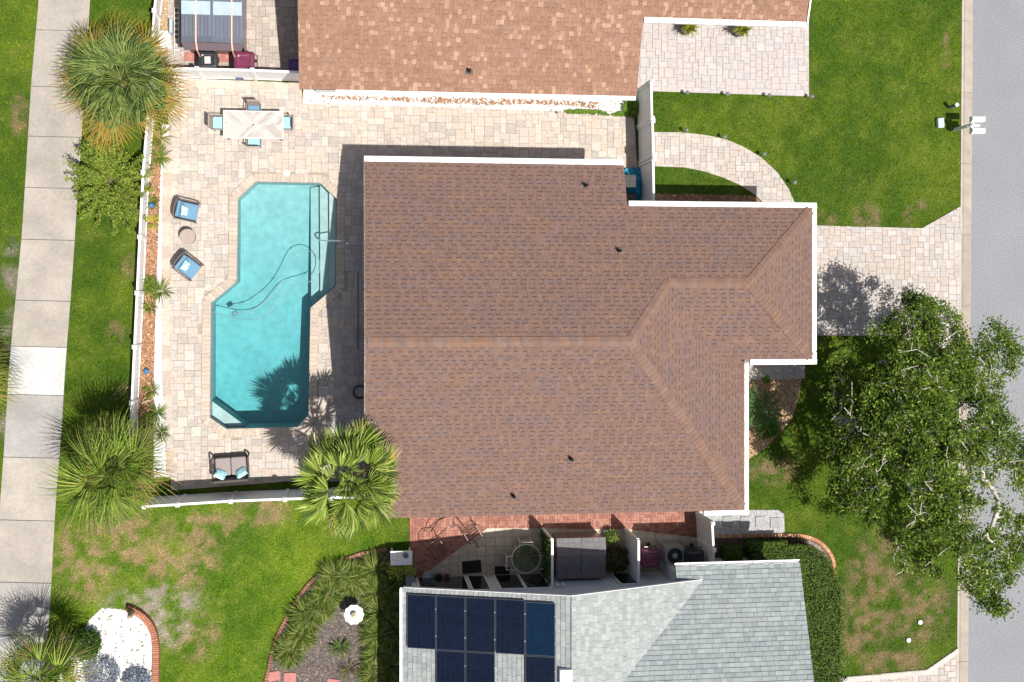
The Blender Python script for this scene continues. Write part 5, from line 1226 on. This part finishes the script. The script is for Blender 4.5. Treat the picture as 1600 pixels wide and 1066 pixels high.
for i, (u, v) in enumerate(((1069, 49), (1151, 52))):
    q = W(u, v, .05); o = thing('planter', 'dark planter with yellow green grass, ' + ('left one by garage wall' if i == 0 else 'right one by garage wall'), 'planter', q); ORG[o.name] = Vector(q)
    MB().lathe((q.x, q.y, .05), [(.16, 0), (.24, .45), (.26, .5), (.22, .5), (.2, .42)], 4, (.10, .095, .10)).build('pot', 'gloss', o)
    m = MB(); rg = random.Random(i)
    for k in range(70):
        a = rg.uniform(0, 6.28); l = rg.uniform(.2, .5); d = Vector((math.cos(a), math.sin(a), 0)); w_ = Vector((-d.y, d.x, 0)) * .014; r0 = Vector((q.x, q.y, .48)); r1 = r0 + d * l * .6 + Vector((0, 0, .28)); r2 = r0 + d * l + Vector((0, 0, .15)); cc = rg.choice([(.3, .32, .04), (.45, .38, .05), (.14, .2, .03)])
        kk = m.add([r0 - w_, r0 + w_, r1 + w_, r1 - w_, r2]); m.face((kk, kk + 1, kk + 2, kk + 3), cc); m.face((kk + 3, kk + 2, kk + 4), cc)
    m.build('foliage', 'grass', o)
# path lights
PL = [(1069, 148, 'path light at driveway edge nearest white fence'), (1131, 150, 'path light at driveway edge, second from white fence'), (1196, 152, 'path light at driveway edge, third from white fence'), (1262, 154, 'path light at corner of neighbour driveway'), (1068, 206, 'path light at top of curved path near gate'), (1127, 216, 'path light on curved path, second from gate'), (1188, 243, 'path light on curved path, third from gate'), (1235, 287, 'path light at lower bend of curved path')]
for u, v, lb in PL:
    q = W(u, v, 0); o = thing('path_light', 'small dark ' + lb, 'lamp', q, 0, 'garden path lights'); ORG[o.name] = Vector(q)
    MB().tube([(q.x, q.y, 0), (q.x, q.y, .30)], .012, 6, (.06, .06, .07)).build('stake', 'gloss', o)
    MB().lathe((q.x, q.y, .30), [(.05, 0), (.05, .08), (.075, .085), (.07, .1), (.02, .125)], 12, cols=[(.5, .52, .52), (.2, .22, .24), (.12, .13, .15), (.12, .13, .15), (.3, .32, .34)]).build('head', 'gloss', o)
# blue tarp, pool pump box, meter by the side gate
q = W(990, 295, .04); m = MB(); gx_ = np.linspace(-.34, .30, 9); gy_ = np.linspace(-.95, .75, 20); kk = []
for i, x in enumerate(gx_):
    for j, y in enumerate(gy_): m.v.append((q.x + x + .05 * math.sin(j), q.y + y, .08 + .45 * max(0, 1 - abs(y) / .9) * (1 - abs(x) / .5) + U(0, .07)))
for i in range(8):
    for j in range(19): m.face((i * 20 + j, (i + 1) * 20 + j, (i + 1) * 20 + j + 1, i * 20 + j + 1), jit((.0, .22, .36), .12))
tag(m.build('blue_tarp', 'gloss', org=q), 'crumpled bright blue tarp inside side gate', 'tarp')
q = W(983, 283, .7); o = thing('pump_box', 'dark grey equipment box on blue tarp beside roof step', 'box', (q.x, q.y, .045)); MB().rbox((q.x, q.y, .38), (.46, .42, .60), 0, .03, (.05, .05, .052), n=2).build('body', 'rough', o); MB().rbox((q.x, q.y, .71), (.50, .46, .06), 0, .03, (.06, .06, .063), n=2).build('lid', 'rough', o)
q = W(987, 310, .5); tag(MB().lathe((q.x, q.y, .05), [(.20, 0), (.22, .3), (.19, .48), (.12, .56), (.03, .58)], 18, (.10, .095, .095)).build('filter_tank', 'rough', org=(q.x, q.y, .045), smooth=True), 'round dark filter tank at lower end of blue tarp', 'tank')
# kerbside: mailbox post with two boxes, marker pipe, meter box
q = W(1491, 203); mb = thing('mailbox', 'white double mailbox on post by kerb', 'mailbox', q); ORG[mb.name] = Vector(q); mx_, my_ = q.x, q.y
MB().box((mx_, my_, .57), (.10, .10, 1.14)).build('post', 'white', mb); MB().box((mx_, my_, 1.18), (.15, .15, .08), taper=.4).build('post_cap', 'white', mb)
MB().box((mx_ + .16, my_, .93), (.5, .09, .09)).build('arm', 'white', mb); MB().box((mx_ + .10, my_, .93), (.09, .66, .08)).build('cross_arm', 'white', mb)
for dy in (-.22, .22):
    m = MB(); rr = []
    for x in (-.24, .26):
        rr.append([(mx_ + .22 + x, my_ + dy + .105 * math.cos(a), .98 + (.12 + .10 * math.sin(a) if a > 0 else 0)) for a in [0, .5, 1.0, 1.57, 2.14, 2.64, 3.14]] + [(mx_ + .22 + x, my_ + dy - .105, .98), (mx_ + .22 + x, my_ + dy + .105, .98)])
    m.loft(rr, (.82, .82, .82)); bx_ = m.build('box', 'white', mb); MB().box((mx_ + .49, my_ + dy, 1.07), (.02, .2, .17)).build('door', 'white', bx_)
q = W(1482, 168); tag(MB().lathe((q.x, q.y, 0), [(.06, 0), (.06, .5), (.075, .5), (.075, .56), (.05, .58)], 14, cols=[(.10, .16, .19), (.8, .8, .78), (.8, .8, .78), (.8, .8, .78), (.8, .8, .78)]).build('marker_pipe', 'attr', org=q), 'dark pipe marker with white cap beside kerb', 'marker')
q = W(1467, 193); tag(MB().rbox((q.x, q.y, .08), (.26, .38, .18), .06, .04, (.42, .56, .56)).build('meter_box', 'attr', org=(q.x, q.y, 0)), 'pale blue green ground box in lawn near mailbox', 'utility box')
for i, (u, v) in enumerate(((1437, 972), (1419, 1000))):
    q = W(u, v); m = MB(); m.lathe((q.x, q.y, .0), [(.10, 0), (.10, .05), (.085, .055), (.03, .055)], 16, cols=[(.1, .12, .1), (.12, .12, .12), (.62, .64, .62), (.6, .6, .6)]); tag(m.build('valve_cover', 'attr', org=q), 'round pale valve cover in dry lawn, ' + ('one nearer the tree' if i == 0 else 'one nearer lower driveway'), 'valve cover', 'valve covers in the lawn')
q = W(1315, 1056); o = thing('spot_lamp', 'black garden spot lamp at corner of lower driveway', 'lamp', q); ORG[o.name] = Vector(q); MB().tube([(q.x - .12, q.y + .1, .0), (q.x, q.y, .25)], .015, 6, (.02, .02, .02)).build('stake', 'gloss', o); MB().rbox((q.x, q.y, .3), (.14, .12, .12), .5, .03, (.03, .035, .04), n=2).build('head', 'gloss', o)
for i, (u, v) in enumerate(((237, 321), (229, 580))):
    q = W(u, v, .1); tag(MB().lathe((q.x, q.y, .02), [(.03, 0), (.085, .05), (.10, .1), (.085, .15), (.03, .19)], 14, (.03, .15, .32)).build('garden_ball', 'gloss', org=(q.x, q.y, .02), smooth=True), 'blue glazed ball in mulch bed, ' + ('upper one' if i == 0 else 'lower one'), 'garden ball', 'blue balls in the mulch bed')
q = W(230, 627, .05); tag(MB().tube([W(222, 630, .06), W(228, 627, .1), W(234, 626, .08), W(239, 624, .05)], [.05, .045, .03, .015], 7, (.52, .42, .31)).build('driftwood', 'bark', org=q), 'pale driftwood branch lying in mulch bed', 'driftwood')
q = W(206, 958, .3); o = thing('garden_statue', 'small weathered stone statue at end of hooked brick wall', 'statue', W(203, 952)); m = MB()
qx, qy = q.x, q.y; m.lathe((qx, qy, .2), [(.10, 0), (.12, .08), (.09, .2), (.11, .32), (.06, .42), (.075, .5), (.06, .58), (.015, .62)], 12, (.36, .28, .18)); m.build('figure', 'rough', o, True); MB().rbox((qx, qy, .11), (.26, .26, .2), .4, .04, (.3, .27, .24), n=2).build('plinth', 'rough', o)
# birdbath
q = W(553, 950, 0); o = thing('birdbath', 'white scalloped birdbath fountain in garden bed', 'birdbath', q)
MB().lathe((q.x, q.y, 0), [(.18, 0), (.16, .06), (.07, .14), (.055, .5), (.08, .64), (.12, .68)], 16, (.74, .72, .66)).build('pedestal', 'rough', o, True)
m = MB(); rr = []
for r_, z in ((.08, .66), (.24, .70), (.33, .78), (.345, .80), (.32, .80), (.22, .745), (.08, .73)): rr.append([(q.x + r_ * (1 + (.05 * math.cos(10 * a) if r_ > .3 else 0)) * math.cos(a), q.y + r_ * (1 + (.05 * math.cos(10 * a) if r_ > .3 else 0)) * math.sin(a), z) for a in np.linspace(0, 6.2832, 41)[:-1]])
m.loft(rr, (.74, .71, .63)); m.build('bowl', 'rough', o)
MB().lathe((q.x, q.y, .73), [(.17, 0), (.17, .008)], 24, (.35, .45, .48)).build('water', 'gloss', o); MB().lathe((q.x, q.y, .73), [(.07, 0), (.05, .12), (.11, .15), (.10, .18), (.03, .2), (.02, .28)], 14, (.6, .52, .36)).build('spout', 'rough', o, True)
q = W(535, 957, .1); tag(MB().lathe((q.x, q.y, .0), [(.03, 0), (.035, .16), (.02, .2)], 8, (.6, .62, .6)).build('garden_lantern', 'attr', org=(q.x, q.y, .01)), 'tiny pale garden light left of birdbath', 'lamp')
for i, (u, v) in enumerate(((428, 1056), (453, 1058), (520, 1068))):
    q = W(u, v); tag(MB().rbox((q.x, q.y, .03), (.45, .35, .06), U(-.2, .2), .04, (.40, .17, .15), n=2).build('paving_slab', 'concrete', org=(q.x, q.y, 0)), 'reddish paving slab in garden bed, ' + ['beside brick edging', 'second from brick edging', 'below the fern'][i], 'paving slab', 'reddish slabs in the garden bed')

# ------------------------------------------------------------------ grey house side yard
q = W(627, 872, .6); pt = thing('planter_table', 'small white table with shells and potted flowers by brick patio', 'table', (q.x, q.y, 0)); MB().box((q.x, q.y, .6), (.78, .5, .05), col=(.78, .78, .77)).build('top', 'attr', pt)
for sx in (-.32, .32):
    for sy in (-.2, .2): MB().box((q.x + sx, q.y + sy, .29), (.06, .06, .58), col=(.7, .7, .7)).build('leg', 'attr', pt)
for i, (u, v, cc, lb) in enumerate(((618, 872, (.75, .7, .64), 'pale shell ornament on small white table'), (634, 868, (.12, .13, .2), 'dark ceramic figure on small white table'))):
    q = W(u, v, .7); tag(MB().lathe((q.x, q.y, .625), [(.05, 0), (.10, .05), (.07, .13), (.09, .17), (.03, .22)], 9, cc).build('ornament', 'rough', org=(q.x, q.y, .625)), lb, 'ornament')
for i, (u, v) in enumerate(((617, 886), (638, 884))):
    q = W(u, v, 0); p_ = np.array(q); c = nr.normal(0, .13, (160, 3)) * np.array([1, 1, .6]) + p_ + np.array([0, 0, .45])
    o = leafy_mass('flowering_plant', 'yellow green flowering plant below white table, ' + ('left one' if i == 0 else 'right one'), 'plant', q, c, .07, [(.35, .42, .06), (.25, .34, .05), (.5, .4, .08)], .6, stem=[((q.x, q.y, 0), (q.x + .05, q.y, .45), .02)])
tg = W(826, 878, 0); gt = W(822, 873, .70); o = thing('glass_table', 'round glass patio table with white rim near ivy screen', 'table', (gt.x, gt.y, .04)); R_ = .52
ring = [(gt.x + R_ * math.cos(a), gt.y + R_ * math.sin(a), .70) for a in np.linspace(0, 6.2832, 37)]; MB().tube(ring, .02, 6, (.72, .73, .70)).build('rim', 'attr', o, True)
MB().lathe((gt.x, gt.y, .69), [(R_, 0), (R_, .012)], 36).build('glass_top', 'glass', o)
for k in range(4):
    a = k * math.pi / 2 + .78; MB().tube(smooth_path([(gt.x + .5 * math.cos(a), gt.y + .5 * math.sin(a), .68), (gt.x + .36 * math.cos(a), gt.y + .36 * math.sin(a), .4), (gt.x + .44 * math.cos(a), gt.y + .44 * math.sin(a), .04)], 4), .016, 6, (.7, .7, .68)).build('leg', 'attr', o)
def patio_chair(label, u, v, rz):
    p = W(u, v, .04); o = thing('patio_chair', label, 'chair', p, rz, 'white patio chairs at the glass table'); ORG[o.name] = Vector()
    MB().rbox((0, 0, .40), (.40, .42, .025), 0, .05, (.40, .37, .30), n=2).build('seat', 'cloth', o)
    for s in (-1, 1): MB().tube(smooth_path([(-.24, s * .21, .0), (-.2, s * .22, .4), (-.26, s * .2, .85), (-.27, s * .1, .9), (-.27, 0, .91)], 4), .014, 6, (.74, .74, .72)).build('back_frame', 'attr', o)
    for s in (-1, 1): MB().tube(smooth_path([(.24, s * .22, 0), (.2, s * .23, .38), (.18, s * .24, .6), (-.1, s * .25, .63), (-.24, s * .22, .6)], 4), .014, 6, (.74, .74, .72)).build('arm_frame', 'attr', o)
    MB().rbox((-.255, 0, .66), (.02, .36, .38), 0, .01, (.40, .37, .30), n=1, ry=-.1).build('backrest', 'cloth', o)
patio_chair('white framed patio chair at upper side of glass table', 818, 850, -math.pi / 2); patio_chair('white framed patio chair at left side of glass table', 797, 873, 0); patio_chair('white framed patio chair against ivy screen', 837, 872, math.pi)
for u0, v0, dx, dy, rz, lb in ((737, 886, .70, .46, .06, 'large black door mat on beige tiles'), (785, 893, .56, .40, -.02, 'smaller black door mat near glass table')):
    q = W(u0, v0, .045); tag(MB().rbox((q.x, q.y, .048), (dx, dy, .018), rz, .015, (.016, .015, .015), n=2).build('door_mat', 'rough', org=(q.x, q.y, .04)), lb, 'mat', 'door mats')
for u, v, r_, cc, inn, lb in ((667, 900, .16, (.42, .50, .52), (.5, .58, .6), 'pale grey pot next to grey house corner'), (685, 903, .17, (.03, .09, .11), (.02, .05, .06), 'dark teal pot, middle of three'), (698, 901, .13, (.40, .22, .15), (.22, .06, .035), 'terracotta pot with reddish soil, third from corner')):
    q = W(u, v, .3); o = thing('flower_pot', lb, 'pot', (q.x, q.y, .04), 0, 'pots by the sliding door'); ORG[o.name] = Vector((q.x, q.y, .04))
    MB().lathe((q.x, q.y, .04), [(r_ * .65, 0), (r_ * .95, .28), (r_, .30), (r_, .33), (r_ * .86, .33), (r_ * .84, .26)], 20, cc).build('body', 'gloss', o); MB().lathe((q.x, q.y, .29), [(r_ * .84, 0), (r_ * .5, .02)], 16, inn).build('soil', 'rough', o)
# iron garden seat with two slatted chairs joined by curved rails
o = thing('iron_garden_seat', 'brown iron garden seat with two slatted ends on red bricks', 'garden seat', W(706, 842, .04)); IR = (.075, .04, .032)
for (u, v, rz) in ((683, 856, -.35), (737, 832, -.40)):
    q = W(u, v, .04); c_, s_ = math.cos(rz + .95), math.sin(rz + .95)
    def L_(x, y, z): return (q.x + x * c_ - y * s_, q.y + x * s_ + y * c_, z)
    m = MB()
    for x in (-.26, .26): m.tube([L_(x, -.24, .42), L_(x, .24, .42)], .017, 6, IR)
    for k in range(6): m.tube([L_(-.26, -.24 + k * .096, .42), L_(.26, -.24 + k * .096, .42)], .013, 5, IR)
    m.build('slatted_seat', 'gloss', o)
    for x in (-.26, .26):
        for y in (-.24, .24): MB().tube([L_(x, y, .42), L_(x * 1.15, y * 1.15, .04)], .014, 6, IR).build('leg', 'gloss', o)
    MB().tube(smooth_path([L_(-.26, .24, .42), L_(-.3, .4, .8), L_(0, .5, 1.0), L_(.3, .4, .8), L_(.26, .24, .42)], 5), .015, 6, IR).build('back_rail', 'gloss', o)
a, c = W(680, 842, .5), W(718, 819, .6); MB().tube(smooth_path([a, a.lerp(c, .5) + Vector((-.05, .14, .15)), c], 8), .018, 6, IR).build('curved_rail', 'gloss', o)
a, c = W(663, 831, .1), W(696, 808, .7); MB().tube(smooth_path([a, a.lerp(c, .5) + Vector((-.03, .06, .05)), c], 8), .016, 6, IR).build('curved_rail', 'gloss', o)
a, c = W(710, 806, .7), W(748, 856, .06); MB().tube(smooth_path([a, a.lerp(c, .5) + Vector((.04, .03, .05)), c], 8), .018, 6, IR).build('curved_rail', 'gloss', o)
# garden shed with shingled double lid
q0, q1 = W(870, 842, 1.15), W(945, 903, 1.0); o = thing('storage_chest', 'dark storage shed with two panel shingle roof between screens', 'shed', ((q0.x + q1.x) / 2, (q0.y + q1.y) / 2, .04)); xm = (q0.x + q1.x) / 2
MB().box((xm, (q0.y + q1.y) / 2, .55), (q1.x - q0.x - .1, q0.y - q1.y - .1, 1.02), col=(.20, .135, .115)).build('body', 'gloss', o)
for k, (xa, xb) in enumerate(((q0.x, xm - .006), (xm + .006, q1.x))):
    yf, ym, yb_ = q1.y, q1.y + (q0.y - q1.y) * .62, q0.y
    m = MB(); m.loft([[(xa, yf, 1.02), (xa, ym, 1.20), (xa, yb_, 1.10), (xa, yb_, 1.05), (xa, yf, .97)], [(xb, yf, 1.02), (xb, ym, 1.20), (xb, yb_, 1.10), (xb, yb_, 1.05), (xb, yf, .97)]], (.13, .125, .13)); ld = m.build('lid', 'gloss', o)
    for j in range(9):
        for i in range(4):
            ya, yb2 = yf + (yb_ - yf) * j / 9, yf + (yb_ - yf) * (j + 1) / 9; zf = lambda y: 1.02 + .18 * (y - yf) / (ym - yf) if y < ym else 1.20 - .10 * (y - ym) / (yb_ - ym)
            x_ = xa + (i + .5 + (.25 if j % 2 else -.0)) * (xb - xa) / 4.3; yy = (ya + yb2) / 2
            ww = (xb - xa) / 4.3 - .012
            if x_ + ww / 2 > xb: continue
            m2 = MB(); m2.loft([[(x_ - ww / 2, ya + .006, zf(ya) + .012), (x_ + ww / 2, ya + .006, zf(ya) + .012), (x_ + ww / 2, ya + .006, zf(ya)), (x_ - ww / 2, ya + .006, zf(ya))], [(x_ - ww / 2, yb2 - .006, zf(yb2) + .008), (x_ + ww / 2, yb2 - .006, zf(yb2) + .008), (x_ + ww / 2, yb2 - .006, zf(yb2)), (x_ - ww / 2, yb2 - .006, zf(yb2))]], jit((.165, .16, .165), .08)); m2.build('roof_tile', 'rough', ld)
wheelie_bin('recycling_bin', 'maroon recycling bin beside slatted screen', 1003, 862, math.pi / 2, (.13, .03, .06), 1.0, .62, .60, z0=.04)
wheelie_bin('trash_bin', 'black wheeled bin beside white gate', 1070, 863, math.pi / 2, (.015, .018, .022), 1.05, .62, .62, z0=.04)
q = W(1054, 868, .8); o = thing('air_conditioner', 'grey air conditioner unit with round fan grille between bins', 'air conditioner', (q.x, q.y, .04)); qx, qy = q.x, q.y
MB().box((qx, qy, .07), (.82, .82, .08), col=(.4, .38, .35)).build('pad', 'concrete', o); MB().rbox((qx, qy, .46), (.70, .70, .70), 0, .07, (.26, .26, .25), n=3).build('body', 'attr', o)
m = MB(); m.rbox((qx, qy, .825), (.72, .72, .03), 0, .08, (.33, .33, .32), n=3); m.build('top_panel', 'attr', o)
MB().lathe((qx, qy, .842), [(.28, 0), (.27, .004)], 28, (.02, .02, .022)).build('fan_well', 'rough', o)
m = MB()
for r_ in (.08, .12, .16, .20, .24, .28): m.tube([(qx + r_ * math.cos(a), qy + r_ * math.sin(a), .86) for a in np.linspace(0, 6.2832, 25)], .004, 4, (.12, .12, .12))
m.build('grille', 'gloss', o); MB().lathe((qx, qy, .85), [(.10, 0), (.11, .02), (.06, .05), (.01, .06)], 18, (.35, .36, .38)).build('fan_hub', 'gloss', o, True)
q = W(640, 908, .2); tag(MB().rbox((q.x, q.y, .25), (.30, .55, .5), 0, .02, (.22, .22, .23), n=2).build('stone_pillar', 'rough', org=(q.x, q.y, 0)), 'grey block pillar at grey house corner', 'pillar')
q = W(375, 121, .06); tag(MB().rbox((q.x, q.y, .16), (.30, .2, .26), .2, .05, (.05, .09, .18), n=2).build('hose_reel', 'gloss', org=(q.x, q.y, .045)), 'small dark blue item at foot of top fence', 'hose reel')

# drain strip and coiled hose in the shade of the gable
a, c = W(560, 425, .05), W(559, 546, .05); mid = (a + c) / 2
tag(MB().box((mid.x, mid.y, .052), (.07, (a - c).length, .02), col=(.24, .17, .12)).build('deck_drain', 'rough', org=(mid.x, mid.y, .045)), 'thin brown drain strip in shaded paving along house', 'drain')
q = W(562, 613, .1); m = MB()
for k in range(3): m.tube([(q.x + (.20 + .02 * k) * math.cos(t), q.y + (.20 + .02 * k) * math.sin(t), .07 + .035 * k) for t in np.linspace(0, 6.2832, 25)], .018, 6, (.03, .035, .04))
tag(m.build('coiled_hose', 'gloss', org=(q.x, q.y, .045)), 'dark coiled garden hose in shade of gable end', 'hose')
